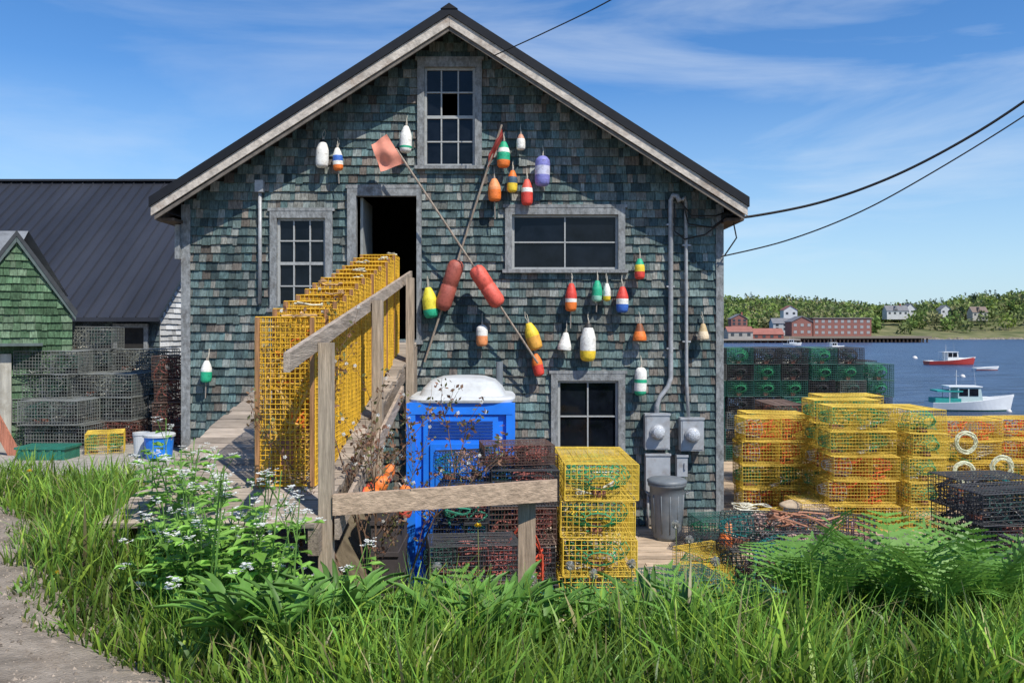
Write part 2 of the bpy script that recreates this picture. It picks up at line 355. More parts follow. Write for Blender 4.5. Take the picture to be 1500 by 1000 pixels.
# ------------------------------------------------------------ buoys
W_=(.85,.83,.76); RD=(.7,.06,.04); OR=(.85,.2,.03); YE=(.85,.6,.04); GR=(.02,.42,.22); BL=(.04,.14,.5); VI=(.22,.22,.55); SA=(.8,.12,.08); BR=(.32,.07,.05); BK=(.03,.03,.03); PE=(.85,.32,.12)
def buoy(px,p0,p1,w,bands,stick=0,tilt=0,desc='',shape=0,d=11.84,rope=True,gid='lobster buoys hanging on the shingle wall'):
    top=at(px,p0,d); Ln=(p1-p0)*d/1200; r=w*d/1200/2
    e=empty('buoy',top,desc,'buoy',gid)
    e.rotation_euler=(0,tilt,0)
    prof={0:[(.0,0),(.35,0),(.5,.06),(.75,.2),(.97,.38),(1,.5),(1,.8),(.93,.92),(.7,.985),(.3,1),(0,1)],
          1:[(0,0),(.4,0),(.62,.03),(.92,.12),(1,.25),(1,.8),(.92,.92),(.7,.98),(.3,1),(0,1)],
          2:[(0,0),(.3,.0),(.45,.1),(.7,.4),(.95,.7),(1,.8),(1,.97),(.9,1),(0,1)]}[shape]
    pr=[]
    for (a,b),(c,dd) in zip(prof[:-1],prof[1:]):
        nseg=max(1,int((dd-b)/.04))
        for k in range(nseg): pr.append((a+(c-a)*k/nseg,b+(dd-b)*k/nseg))
    pr.append(prof[-1])
    def colf(z0,z1):
        t=-(z0+z1)/2/Ln; acc=0
        for frac,c in bands:
            acc+=frac
            if t<=acc: return c
        return bands[-1][1]
    f=MB(); f.lathe([(r*a,-Ln*b) for a,b in pr],14,None,0,colf); f.done('float',paint,(0,0,0),e,smooth=True)
    f=MB(); s0=.045; f.path([(0,0,s0),(0,0,-Ln-.01-stick*d/1200)],[.011,.008 if stick else .011],6,0,(1,1,1)); f.done('spindle',wood_z,(0,0,0),e)
    if rope:
        f=MB(); f.path([(0,0,s0-.02),(R(-.02,.02),.03,.09),(0,.08,.17),(R(-.01,.02),.1,.12),(.012,.02,.03),(.02,.03,-.02),(.03,.06,-.1),(.02,.05,-Ln*.6)],.005,5,0,(.7,.7,.7)); f.done('rope',ropew,(0,0,0),e)
    return e
buoy(473,205,246,19,[(.12,BK),(.88,W_)],0,.04,'white lobster buoy with dark collar on shingles')
buoy(494,217,250,15,[(.35,W_),(.25,BL),(.15,W_),(.25,OR)],18,-.05,'white and blue banded buoy with wooden spindle')
buoy(595,185,224,18,[(.75,W_),(.1,GR),(.15,W_)],0,.03,'white buoy with thin green band under the gable window')
buoy(738,208,246,19,[(.25,GR),(.15,W_),(.3,GR),(.3,OR)],4,.02,'green and orange banded buoy beside the upper window')
buoy(763,197,220,13,[(.3,(.6,.3,.2)),(.7,W_)],0,0,'small white buoy with brown top')
buoy(795,229,273,22,[(.35,VI),(.3,(.6,.6,.75)),(.35,VI)],0,.02,'large violet and white buoy',1)
buoy(724,262,295,19,[(.5,PE),(.5,OR)],25,-.02,'faded orange buoy on a long spindle')
buoy(751,250,282,15,[(.3,OR),(.3,(.05,.1,.15)),(.4,YE)],0,.03,'orange buoy with dark middle band')
buoy(772,263,301,17,[(.35,SA),(.15,W_),(.5,RD)],0,0,'red buoy with pale band')
buoy(627,421,466,22,[(.72,(.8,.7,.05)),(.28,GR)],0,-.12,'yellow buoy with green bottom beside the ramp',0)
buoy(937,379,409,15,[(.3,GR),(.35,YE),(.35,RD)],0,0,'yellow buoy with red bottom and green top')
buoy(837,415,456,17,[(.55,RD),(.12,W_),(.33,OR)],24,.02,'red and orange buoy with wooden spindle')
buoy(875,411,442,15,[(.7,GR),(.3,(.3,.6,.45))],14,.03,'green buoy with spindle')
buoy(889,415,441,11,[(.7,W_),(.3,YE)],0,0,'small white and yellow buoy')
buoy(912,420,458,18,[(.45,RD),(.2,W_),(.35,BL)],0,.02,'red white and blue banded buoy')
buoy(706,476,507,17,[(.5,W_),(.5,PE)],0,0,'white buoy with peach coloured bottom',1)
buoy(774,473,514,21,[(.5,YE),(.5,(.8,.4,.06))],0,-.3,'yellow and orange buoy tied to a pole')
buoy(784,518,551,16,[(.5,OR),(.5,RD)],0,-.2,'orange red buoy at the pole end')
buoy(829,487,513,20,[(1,W_)],0,.1,'squat white buoy on the shingle wall',2)
buoy(862,474,529,23,[(.1,BK),(.62,W_),(.28,YE)],0,.02,'long white buoy with yellow bottom')
buoy(937,474,499,20,[(.45,(.25,.08,.03)),(.55,OR)],0,0,'bell shaped orange and brown buoy',2)
buoy(1030,474,497,17,[(.5,(.55,.4,.2)),(.5,(.75,.6,.4))],0,0,'small tan buoy on the shingles',2)
buoy(939,538,579,18,[(.4,W_),(.15,GR),(.3,W_),(.15,GR)],0,.03,'white buoy with green bands above the meters',1)
buoy(303,528,560,16,[(.5,W_),(.5,GR)],22,.04,'white buoy with green bottom near the corner')
def pole(p0,p1,fl,label,flagcol,flagpoly,colr,dy):
    a=at(*p0,11.78-dy); b=at(*p1,11.86-dy); e=empty('buoy_pole',a,label,'marker pole','crossed flag poles on the wall')
    f=MB(); f.path([a,b],.016,7,0,(.9,.85,.8)); f.done('pole',wood_z,a,e)
    ax=(b-a).normalized(); t0,t1=fl; c0=a+(b-a)*t0; Ln=(b-a).length*(t1-t0)
    q=ax.to_track_quat('Z','Y').to_matrix().to_4x4(); M=Matrix.Translation(c0)@q; r=.12
    f=MB(); f.lathe([(0,0),(r*.5,.0),(r*.85,Ln*.05),(r,Ln*.14),(r*.98,Ln*.3),(r*.97,Ln*.48),(r*.88,Ln*.5),(r*.97,Ln*.52),(r*.98,Ln*.7),(r,Ln*.86),(r*.85,Ln*.95),(r*.5,Ln),(0,Ln)],16,M,0,lambda z0,z1:colr)
    f.done('float',paint,a,e,smooth=True)
    f=MB(); P=[Vector(at(x,y,11.76-dy)) for x,y in flagpoly]; n=9; V=[]
    for i in range(n+1):
        for j in range(n+1):
            s,t=i/n,j/n; p=(P[0].lerp(P[1],s)).lerp(P[3].lerp(P[2],s),t); p.y+=.035*math.sin(s*7+t*3)+.02*math.cos(t*8); V.append(p)
    f.add(V,[(i*(n+1)+j,i*(n+1)+j+1,(i+1)*(n+1)+j+1,(i+1)*(n+1)+j) for i in range(n) for j in range(n)],0,flagcol)
    f.done('flag',mat('flag_cloth',(1,1,1),.8,attr=True,var=.15,trans=.2),a,e,smooth=True)
pole((580,218),(788,532),(.55,.73),'long pole with faded orange flag and salmon float',(.85,.32,.22),[(566,196),(592,238),(558,252),(544,212)],(.75,.12,.08),.16)
pole((735,183),(622,530),(.57,.78),'long pole with furled dark red flag and brown float',(.35,.05,.04),[(735,186),(737,200),(715,246),(716,226)],(.4,.1,.07),.02)
f=MB(); a=at(640,552,11.9); f.path([a,at(700,548,11.9),at(770,552,11.9)],.008,5); f.done('rope',blackrub,a,label='dark cord strung along the shingle wall',category='rope')
# ------------------------------------------------------------ traps
def wiremat(n,c): return mat('coated_wire_'+n,c,.55,var=.3,vscale=8,attr=False,spec=.35,dirt=((c[0]*.5,c[1]*.5,c[2]*.8+.02),9,.5))
yel=wiremat('yellow',(.74,.51,.06)); gold=wiremat('gold',(.72,.42,.03)); grn=wiremat('green',(.03,.11,.09)); blk=wiremat('black',(.045,.047,.05)); rst=wiremat('brown',(.13,.08,.06)); gry=wiremat('grey',(.17,.18,.165))
net_m=mat('trap_netting',(1,1,1),.8,attr=True,var=.3)
def cage(L,W,Hh,pitch,r,dome=False):
    f=MB(); xs=np.linspace(-L/2,L/2,max(2,round(L/pitch))+1); ysn=np.linspace(-W/2,W/2,round(W/pitch)+1); zs=np.linspace(0,Hh,round(Hh/pitch)+1)
    j=lambda:R(-.004,.004)
    if dome:
        sect=[(-W/2,0)]+[(-W/2*math.cos(a)**.6 if math.cos(a)>0 else W/2*(-math.cos(a))**.6,Hh*(.35+.65*math.sin(a)**.8)) for a in np.linspace(0.01,math.pi-.01,13)]+[(W/2,0)]
        for x in xs: f.path([(x,a,b) for a,b in sect],r,4,caps=False); f.path([(x,-W/2,0),(x,W/2,0)],r,4,caps=False)
        for a,b in sect: f.path([(-L/2,a,b),(L/2,a,b)],r,4,caps=False)
        for z in zs[:-1]: 
            for x in(-L/2,L/2): f.path([(x,-W/2,z),(x,W/2,z)],r,4,caps=False)
        return f
    E=1.6
    for x in xs:
        rr=r*E if abs(abs(x)-L/2)<1e-6 else r
        f.path([(x,-W/2,0),(x+j(),W/2,0)],rr,4,caps=False);f.path([(x,-W/2,Hh),(x+j(),W/2,Hh)],rr,4,caps=False)
        f.path([(x,-W/2,0),(x,-W/2+j(),Hh)],rr,4,caps=False);f.path([(x,W/2,0),(x,W/2+j(),Hh)],rr,4,caps=False)
    for y in ysn:
        rr=r*E if abs(abs(y)-W/2)<1e-6 else r
        for z in(0,Hh): f.path([(-L/2,y,z),(0,y,z+2*j()),(L/2,y,z)],rr,4,caps=False)
        for x in(-L/2,0.08*L,L/2): f.path([(x,y,0),(x,y,Hh)],rr if x!=0.08*L else r,4,caps=False)
    for z in zs[1:-1]:
        for y in(-W/2,W/2): f.path([(-L/2,y,z),(0,y+2*j(),z),(L/2,y+j(),z)],r,4,caps=False)
        for x in(-L/2,0.08*L,L/2): f.path([(x,-W/2,z),(x,W/2,z)],r,4,caps=False)
    return f
def tangle(f,c,sz,n,r,col,k=4):
    p=Vector((R(-1,1),R(-1,1),R(-1,1))); pts=[]
    for i in range(n):
        p=Vector([max(-1,min(1,q+R(-.9,.9))) for q in p]); pts.append(Vector(c)+Vector((p.x*sz[0],p.y*sz[1],p.z*sz[2])))
    f.path(spline(pts,3),r,k,0,col)
def netting(L,W,Hh,cols,extra=None):
    f=MB(); n=12
    for cx,dirx,c in((.12*L,1,cols[0]),(-.2*L,-1,cols[1])):
        rings=[]
        for k in range(6):
            t=k/5; x=cx+dirx*(.02+.32*L*t); s=1-.6*t
            rings.append([Vector((x,W*.46*s*math.cos(a),Hh*.5+Hh*.44*s*math.sin(a))) for a in np.linspace(0,2*math.pi,n+1)])
        for rg in rings: f.path(rg,.006,3,0,c,caps=False)
        for q in range(n): f.path([rg[q] for rg in rings],.006,3,0,c,caps=False)
    for _ in range(3): tangle(f,(R(-.3,.3)*L,0,Hh*.2),(.12*L,.3*W,.15*Hh),8,.008,cols[2])
    f.box((-.3*L,0,.035),(.2,.09,.055),0,(.3,.12,.08)); f.box((.25*L,.05,.04),(.16,.12,.06),0,(.06,.05,.05))
    if extra:
        for _ in range(extra[1]): tangle(f,(R(-.25,.25)*L,R(-.1,.1)*W,Hh*.45),(.24*L,.36*W,.4*Hh),16,.010,extra[0])
    return f
PROTO={}
def proto(key,wm_,cols,extra=None,L=1.0,W=.56,Hh=.37,pitch=.048,r=.0031,dome=False,runner=False,group='stacked wire lobster traps',label=''):
    e=empty('lobster_trap',(0,0,0),label,'lobster trap',group)
    f=cage(L,W,Hh-.014,pitch,r,dome); f.done('cage',wm_,(0,0,0),e)
    f=netting(L,W,Hh,cols,extra); f.done('netting',net_m,(0,0,0),e)
    if runner:
        for y in(-W*.46,W*.46): 
            f=MB(); f.bx(-L/2,L/2,y-.016,y+.016,-.022,-.004,0,(1.0,.6,.34)); f.done('runner',wood_x,(0,0,0),e)
    PROTO[key]=e
Gn=(.03,.3,.12); Rn=(.8,.12,.04); Wn=(.6,.58,.5); Bn=(.04,.04,.045); Tn=(.02,.25,.24); DG=(.03,.1,.08)
proto('yg',yel,(Gn,Gn,Wn),(Gn,1),label='yellow wire lobster trap with green netting')
proto('yr',yel,(Rn,Wn,Rn),(Rn,6),label='yellow wire lobster trap holding tangled red rope')
proto('yw',yel,(Wn,Gn,YE),(Gn,1),label='yellow wire lobster trap with pale netting')
proto('yo',yel,((.5,.3,.05),Gn,OR),((.35,.2,.08),2),label='yellow wire lobster trap with orange netting')
proto('gg',grn,(DG,Gn,Wn),((.04,.1,.08),3),r=.0042,label='green wire lobster trap in a tall stacked wall')
proto('gb',blk,(DG,Bn,Wn),((.03,.09,.08),3),r=.0042,label='dark green wire lobster trap in a tall stacked wall')
proto('gw',gry,(Bn,DG,Wn),((.08,.12,.1),3),r=.004,label='grey wire lobster trap with white netting')
proto('bk',blk,((.25,.08,.07),DG,(.5,.14,.1)),((.35,.11,.09),4),label='black wire lobster trap with reddish netting',pitch=.05,r=.004)
proto('bd',blk,(Tn,Bn,DG),((.1,.1,.11),4),label='black wire lobster trap with dark netting',pitch=.05,r=.004)
proto('kd',blk,((.3,.14,.12),Tn,Wn),((.45,.3,.25),5),dome=True,label='round topped black wire lobster trap',pitch=.055,r=.0042)
proto('rs',rst,((.3,.09,.07),DG,(.5,.14,.1)),((.32,.1,.08),4),r=.004,label='brown wire lobster trap with rust coloured netting')
proto('gy',gry,(DG,Bn,Wn),((.19,.2,.17),5),r=.0042,label='old grey green wire lobster trap in a weathered pile')
proto('ry',gold,((.6,.36,.05),(.5,.3,.08),OR),((.5,.32,.1),4),L=1.33,W=.47,Hh=.355,runner=True,pitch=.04,r=.0036,group='yellow traps stood on end along the ramp',label='long yellow wire lobster trap stood on end on the ramp')
used=set()
def trap(key,x,y,z,rz=0,sx=1,sy=1,sz=1,jit=.045,label=None,full=None):
    e=PROTO[key]
    if full is None: rot=(R(-.014,.014),R(-.014,.014),rz+R(-jit,jit)); x+=R(-.035,.035)
    else: rot=full
    if key not in used:
        used.add(key); e.location=(x,y,z); e.rotation_euler=rot; e.scale=(sx,sy,sz)
        return e
    return copy_thing(e,(x,y,z),rot,(sx,sy,sz))
HP=math.pi/2
def rz(y): return 2.72-.2*(12-y)
ypos=6.5; Mb=Matrix(((0,1,0),(0,0,1),(1,0,0)))
while ypos<11.15:
    tl=R(-.015,.015)
    M=Matrix.Rotation(tl,3,'X')@Matrix.Rotation(R(-.02,.02),3,'Z')@Mb
    trap('ry',-1.78+R(-.02,.02),ypos,rz(ypos)+.675+.02,full=M.to_euler(),sx=R(.99,1.02)); ypos+=.366
for c in range(7):
    for r_ in range(7 if c<6 else 6):
        trap(random.choice(['gg','gg','gb','gw','gg','gb']),4.35+c*.605+R(-.01,.01),18.3,r_*.352+.0,HP,jit=.02,sz=.97,sy=1.0)
for c in range(6):
    for r_ in range(6): 
        if r_>=4: trap(random.choice(['gg','gb']),5.2+c*.6,19.5,r_*.352+.02,HP)
for r_ in range(4): trap(['yr','yg','yr','yr'][r_],4.12,13.05,r_*.37+.02,sy=.95)
for r_ in range(4): trap(['yg','yo','yw','yo'][r_],4.35,13.75,r_*.37+.02)
for r_ in range(4): trap(['yr','yo','yg','rs'][r_],5.0+R(-.02,.02),15.2,r_*.38+.02,HP)
for r_ in range(4): trap(['gw','rs','yg','gb'][r_],5.6,14.6,r_*.38+.02,HP)
for r_ in range(5): trap(['yo','yr','yr','yg','yg'][r_],5.03,11.95,r_*.352+.02,sx=.94,sz=.95)
for r_ in range(5): trap(['yw','yo','yg','yo','yw'][r_],5.9,12.1,r_*.345+.02,HP+.05,sx=.9,sy=.97,sz=.93)
for r_ in range(5): trap(['yg','yo','yr','yo','yg'][r_],5.12,12.75,r_*.358+.02,sz=.96)
for r_ in range(5): trap(['yg','yo','yw','yg','yg'][r_],5.5,13.5,r_*.36+.02,sz=.95)
for r_ in range(4): trap(['yo','yw','yg','yo'][r_],6.55,13.4,r_*.36+.02,HP,sz=.95)
for c,(x,y) in enumerate(((7.35,13.4),(8.45,13.55),(9.55,13.4),(7.6,14.2),(8.7,14.3))):
    for r_ in range(4 if c<3 else 3): trap(['yr','yo','yw','yr'][(r_+c)%4],x+R(-.03,.03),y,r_*.355+.02,sz=.94)
trap('yr',4.55,12.1,.02,.1,sx=.8); trap('yo',3.95,11.9,.02,.3,sx=.5,sz=.6)
for (x,y,z,a,k) in((2.95,9.5,.02,.05,'bk'),(2.95,9.55,.39,-.05,'kd'),(3.75,9.9,.02,-.3,'rs'),(3.7,9.65,.36,-.4,'kd'),(3.1,8.75,-.02,.15,'rs'),(3.15,8.8,.34,.1,'kd'),(4.3,8.9,.0,-.2,'bd'),(3.95,8.7,.0,.25,'bk'),(4.5,9.7,.0,.4,'gw')):
    trap(k,x,y,z,a)
for c,(x,y) in enumerate(((5.6,9.3),(6.7,9.4),(5.8,10.1))):
    for r_ in range(3): trap(['gw','bk','gb'][(r_+c)%3] if c!=2 else 'bd',x,y,r_*.372+.0,.06+.04*r_,sz=.96)
trap('bd',5.6,8.4,.0,.15); trap('bk',5.65,8.4,.37,.1)
trap('gg',2.95,11.2,.02,.15,sz=.85,sx=.9); trap('gb',2.55,10.8,.02,-.4,sz=.5,sx=.6); trap('gg',3.6,11.3,.02,.7,sx=.6,sz=.7)
trap('yo',2.35,9.75,.02,.5,sx=.6,sz=.7); trap('yg',2.15,9.1,.0,-.3,sx=.6,sz=.6); trap('gg',1.65,8.7,.0,.2,sz=.8)
for r_ in range(4): trap(['yo','yg','yw','yg'][r_],.9,9.15,r_*.395-.08,HP,sy=1.38,sx=1.22,sz=1.05,jit=.03)
for r_ in range(4):
    trap(['bd','bk','rs','bk'][r_],.1,8.55,r_*.385-.05,.06,sx=.68,sy=1.1)
    trap(['bk','rs','bd','bk'][r_],-.5,8.35,r_*.36-.1,-.05,sx=.52,sz=.97)
trap('rs',.05,8.6,1.5,.12,sx=.72,sy=.9,sz=.55); trap('kd',-.45,8.45,1.35,.3,sx=.55,sz=.8)
for r_ in range(3): trap(['gw','rs','bk'][r_],-.4,7.75,r_*.35-.12,.15,sx=.85,sy=.9,sz=.9)
for r_ in range(4): trap('rs',.1,9.3,r_*.39-.05,.4,sx=.7)
for (x,y,n,ks) in((-7.35,13.0,4,['gy','gy','gw','gy','gy']),(-6.4,13.1,3,['gy','rs','gy','gw']),(-7.1,13.8,5,['gy','gb','gy','gy','gw']),(-6.25,13.9,4,['gy','gg','gy']),(-6.9,12.6,2,['gy','gw'])):
    for r_ in range(n): trap(random.choice(ks),x+R(-.06,.06),y+R(-.04,.04),1.07+r_*.37,jit=.14,sx=.95)
trap('yg',-5.95,12.0,1.06,.4,sx=.5,sy=.9,sz=.9)
for r_ in range(4): trap('rs',-5.22,12.75,1.06+r_*.35,.05,sx=.48)
for k,e in PROTO.items():
    if k not in used:
        for c in list(e.children): bpy.data.objects.remove(c)
        bpy.data.objects.remove(e)
def ropething(p,sz,n,col,label,cnt=1,r=.011):
    f=MB()
    tangle(f,p,sz,n,r,col)
    f.done('rope',ropew,p,label=label,category='rope')
for yy in np.linspace(6.5,11,9): ropething((-1.78+R(-.1,.1),yy,rz(yy)+1.385),(.13,.1,.02),12,(1,1,.9) if random.random()<.6 else (.9,.6,.35),'pale rope bundled on top of a ramp trap',r=.008)
ropething((3.65,12.3,.12),(.3,.25,.1),90,(1.2,1.25,1.25),'white rope heap on the wharf planks')
for (q0,q1,col) in(((.0,8.2,.7),(.3,.15,.3),(.9,.12,.06)),((-.45,8.1,1.1),(.2,.12,.2),(.06,.4,.3)),((3.3,9.0,.78),(.4,.25,.1),(.7,.35,.25)),((3.7,8.6,.4),(.5,.15,.1),(.6,.12,.1)),((2.9,8.5,.35),(.35,.1,.15),(.1,.35,.3)),((5.7,8.3,.8),(.4,.2,.06),(.3,.35,.35))):
    ropething(q0,q1,34,col,'coloured rope tangled over dark wire traps')
for p in(at(1415,648,13),at(1412,692,13),at(1468,684,13)):
    f=MB(); pts=[]
    for k in range(9):
        rr=R(.12,.19)
        pts+=[(p.x+(rr+R(-.006,.006))*math.cos(a),p.y+R(-.015,.015),p.z+rr*math.sin(a)) for a in np.linspace(0,2*math.pi,18)[:-1]]
    f.path(pts,.009,4,0,(1,1.1,.95))
    f.done('rope_coil',ropew,p,label='white rope coil hung on stacked yellow traps',category='rope')
# ------------------------------------------------------------ ramp
RX0,RX1=-2.95,-1.4; RC=(RX0+RX1)/2
o=Vector((RC,6,h(RC,6))); ramp=empty('ramp',o,'weathered plank ramp rising to the upstairs doorway','ramp')
f=MB(); y=5.95
sl=math.atan(.2); RM=Matrix.Rotation(sl,3,'X')
while y<11.9:
    k=R(.7,1.25); f.box((RC+R(-.03,.03),y,rz(y)-.02+R(-.003,.003)),(RX1-RX0,.135,.04),0,(k,k*.97,k*.93),RM); y+=.142
f.done('plank_deck',wood_x,o,ramp)
for x in(RX0+.06,RC,RX1-.03):
    f=MB()
    f.add([(x-.04,5.9,rz(5.9)-.045),(x+.04,5.9,rz(5.9)-.045),(x+.04,11.95,rz(11.95)-.045),(x-.04,11.95,rz(11.95)-.045),(x-.04,5.9,rz(5.9)-.24),(x+.04,5.9,rz(5.9)-.24),(x+.04,11.95,rz(11.95)-.24),(x-.04,11.95,rz(11.95)-.24)],[(0,1,2,3),(7,6,5,4),(0,4,5,1),(2,6,7,3),(1,5,6,2),(3,7,4,0)],0,(.75,.7,.65))
    f.done('stringer',wood_y,o,ramp)
for (x,y,zt) in((-1.37,6.05,2.79),(-1.36,8.3,3.18),(-1.33,10.7,3.55)):
    f=MB(); f.box((x,y,(zt+h(x,y)-.3)/2),(.1,.1,zt-h(x,y)+.3),0,(1.1,1.02,.9)); f.done('post',wood_z,o,ramp)
for (x,y) in((RX0+.08,8.3),(RX0+.08,10.7),(-1.42,11.8),(RX0+.08,11.8)):
    f=MB(); f.bx(x-.05,x+.05,y-.05,y+.05,h(x,y)-.3,rz(y)-.05,0,(.8,.75,.7)); f.done('post',wood_z,o,ramp)
def board(f,x0,x1,y0,y1,z0,z1,th,col):
    f.add([(x0,y0,z0),(x1,y0,z0),(x1,y1,z1),(x0,y1,z1),(x0,y0,z0-th),(x1,y0,z0-th),(x1,y1,z1-th),(x0,y1,z1-th)],[(0,1,2,3),(7,6,5,4),(0,4,5,1),(2,6,7,3),(1,5,6,2),(3,7,4,0)],0,col)
f=MB(); board(f,-1.465,-1.425,5.25,11.7,2.74,3.71,.125,(1.1,1.05,1.0)); f.done('rail',wood_y,o,ramp)
f=MB(); board(f,-1.3,-1.265,6.0,9.6,rz(6)-.02,rz(9.6)-.02,.15,(1.1,1.02,.95)); f.done('kick_board',wood_y,o,ramp)
o2=Vector((.2,6.6,h(.2,6.6))); gb=empty('guard_rail',o2,'weathered horizontal plank rail with short post beside the ramp','railing')
f=MB(); f.add([(-1.31,5.98,1.68),(.36,6.52,1.69),(.36,6.57,1.69),(-1.31,6.03,1.68),(-1.31,5.98,1.53),(.36,6.52,1.52),(.36,6.57,1.52),(-1.31,6.03,1.53)],[(0,1,2,3),(7,6,5,4),(0,4,5,1),(2,6,7,3),(1,5,6,2),(3,7,4,0)],0,(1.3,1.1,.92)); f.done('rail',wood_x,o2,gb)
f=MB(); f.bx(.05,.19,6.575,6.7,-.3,1.6,0,(1.1,.95,.8)); f.done('post',wood_z,o2,gb)
# ------------------------------------------------------------ wharf
o=Vector((7,7.5,0)); wh=empty('wharf',o,'wooden plank wharf carrying stacked lobster traps','wharf')
f=MB(); y=7.3
while y<22:
    x=-1.3 if y<11.98 else 3.1
    while x<15:
        w=R(2.5,4); k=R(.8,1.3); f.bx(x,min(x+w-.01,15),y,y+.14,-.05+R(-.004,0),R(-.006,.002),0,(k*1.35,k*1.2,k*1.0)); x+=w
    y+=.15
f.done('plank_deck',wood_x,o,wh)
for yy in(21.6,18):
    for xx in np.arange(3.5,15.5,2.9):
        f=MB(); f.path([(xx,yy,-9),(xx,yy,-.06)],.16,8,0,(.5,.45,.4)); f.done('pile',wood_z,o,wh)
f=MB(); f.bx(3.2,15,21.9,22.05,-.35,.12,0,(.7,.6,.5)); f.done('edge_beam',wood_x,o,wh)
# ------------------------------------------------------------ portable toilet
cx,y0,y1,w=-.575,9.2,10.3,.56
o=Vector((cx,9.75,0)); pt=empty('portable_toilet',o,'bright blue plastic portable toilet with white domed roof','toilet')
f=MB(); f.bx(cx-w,cx+w,y0+.03,y1,0.03,2.03)
for sx in(-1,1): f.bx(cx+sx*w-.05,cx+sx*w+.05,y0-.015,y0+.1,.0,2.05)
f.bx(cx-w-.02,cx+w+.02,y0-.02,y0+.06,1.93,2.06); f.bx(cx-w-.03,cx+w+.03,y0-.04,y1+.03,-.02,.1)
for sx in(-1,1):
    for yy in np.arange(y0+.2,y1,.14): f.bx(cx+sx*(w+.012)-.012,cx+sx*(w+.012)+.012,yy,yy+.06,.15,1.75)
f.done('cabin',blueplastic,o,pt)
f=MB(); f.bx(cx-.42,cx+.42,y0-.005,y0+.028,.13,1.9)
for zc0,zc1 in((.22,.95),(1.05,1.6)):
    f.bx(cx-.34,cx+.34,y0-.03,y0-.006,zc0,zc1)
    for k in range(5): f.bx(cx-.28+k*.12,cx-.22+k*.12,y0-.045,y0-.031,zc0+.06,zc1-.06)
dd=f.done('door',blueplastic,o,pt)
f=MB(); f.bx(cx+.36,cx+.41,y0-.05,y0-.006,1.0,1.14); f.done('handle',plastic_grey,o,dd)
f=MB()
for k in range(6): f.bx(cx-.36,cx+.36,y0-.016,y0-.006,1.66+k*.035,1.68+k*.035)
f.done('vent',mat('dark_vent',(.01,.06,.28),.6),o,pt)
f=MB(); rings=[(2.062,.61,.60),(2.09,.615,.605),(2.115,.59,.58),(2.125,.50,.51),(2.2,.46,.47),(2.28,.38,.40),(2.32,.26,.3),(2.335,.1,.12)]; n=40; V=[]
for z,a,b in rings:
    for k in range(n):
        t=2*math.pi*k/n; c,s=math.cos(t),math.sin(t); e_=.4
        V.append((cx+a*math.copysign(abs(c)**e_,c),9.75+b*math.copysign(abs(s)**e_,s),z))
F=[(i*n+k,i*n+(k+1)%n,(i+1)*n+(k+1)%n,(i+1)*n+k) for i in range(len(rings)-1) for k in range(n)]+[tuple((len(rings)-1)*n+k for k in range(n)),tuple(range(n-1,-1,-1))]
f.add(V,F); f.done('roof',whiteplastic,o,pt,smooth=False)
f=MB(); f.path([(cx+.42,10.1,2.08),(cx+.42,10.1,2.48)],.045,10); f.done('vent_pipe',plastic_grey,o,pt)
# ------------------------------------------------------------ bin
p=at(977,787,11.3); p.z=0; bn=empty('trash_can',p,'grey plastic trash can with handles on the wharf','trash can')
f=MB(); M=Matrix.Translation(p); f.lathe([(0,.02),(.19,.0),(.2,.05),(.235,.6),(.24,.72),(.262,.73),(.265,.77),(.25,.785)],24,M)
for k in range(12):
    a=2*math.pi*k/12; f.path([(p.x+.205*math.cos(a),p.y+.205*math.sin(a),.1),(p.x+.236*math.cos(a),p.y+.236*math.sin(a),.62)],.008,4)
f.done('body',plastic_grey,p,bn,smooth=True)
f=MB(); f.lathe([(.27,.775),(.275,.80),(.24,.825),(.1,.85),(0,.852)],24,M); f.done('lid',plastic_grey,p,bn,smooth=True)
for sx in(-1,1):
    f=MB(); f.path([(p.x+sx*.25,p.y-.06,.62),(p.x+sx*.29,p.y-.05,.64),(p.x+sx*.29,p.y+.05,.64),(p.x+sx*.25,p.y+.06,.62)],.012,6); f.done('handle',plastic_grey,p,bn)
p=at(1188,741,12.05); f=MB(); n=20; V=[]
for i in range(n):
    for j in range(n):
        a,b_=2*math.pi*i/n,math.pi*j/(n-1); q=Vector((.47*math.cos(a)*math.sin(b_),.26*math.sin(a)*math.sin(b_),.1*math.cos(b_)))
        q+=q.normalized()*.06*noise.noise(q*6) if q.length else q; V.append(p+q)
f.add(V,[(i*n+j,((i+1)%n)*n+j,((i+1)%n)*n+j+1,i*n+j+1) for i in range(n) for j in range(n-1)])
f.done('canvas_sack',mat('tan_canvas',(.55,.43,.3),.9,bump=.6,bscale=12),p,smooth=True,label='crumpled tan canvas sack lying on a trap',category='sack')
for (px,py,d,w_,hh,t) in((568,700,7.9,26,34,.9),(588,712,8.1,22,30,-.7),(556,722,7.8,22,34,1.5),(600,728,8.0,20,30,.3),(575,680,8.6,20,28,.5)):
    buoy(px,py,py+hh,w_,[(.6,(.85,.22,.04)),(.4,SA)],0,t,'orange buoy in a heap beside the ramp',0,d,False,'orange buoys heaped beside the ramp')
f=MB(); f.bx(-1.36,-1.1,7.9,8.6,-.1,1.12)
for k in range(4): f.bx(-1.37,-1.09,7.88,8.62,.1+.3*k,.14+.3*k)
f.done('fish_crate',mat('dark_crate',(.06,.05,.05),.8),Vector((-1.2,8.2,0)),label='dark plastic crate stacked under orange buoys',category='crate')
buoy(1068,765,800,22,[(.5,PE),(.5,OR)],0,.2,'orange buoy standing on the wharf',2,10.6,False)
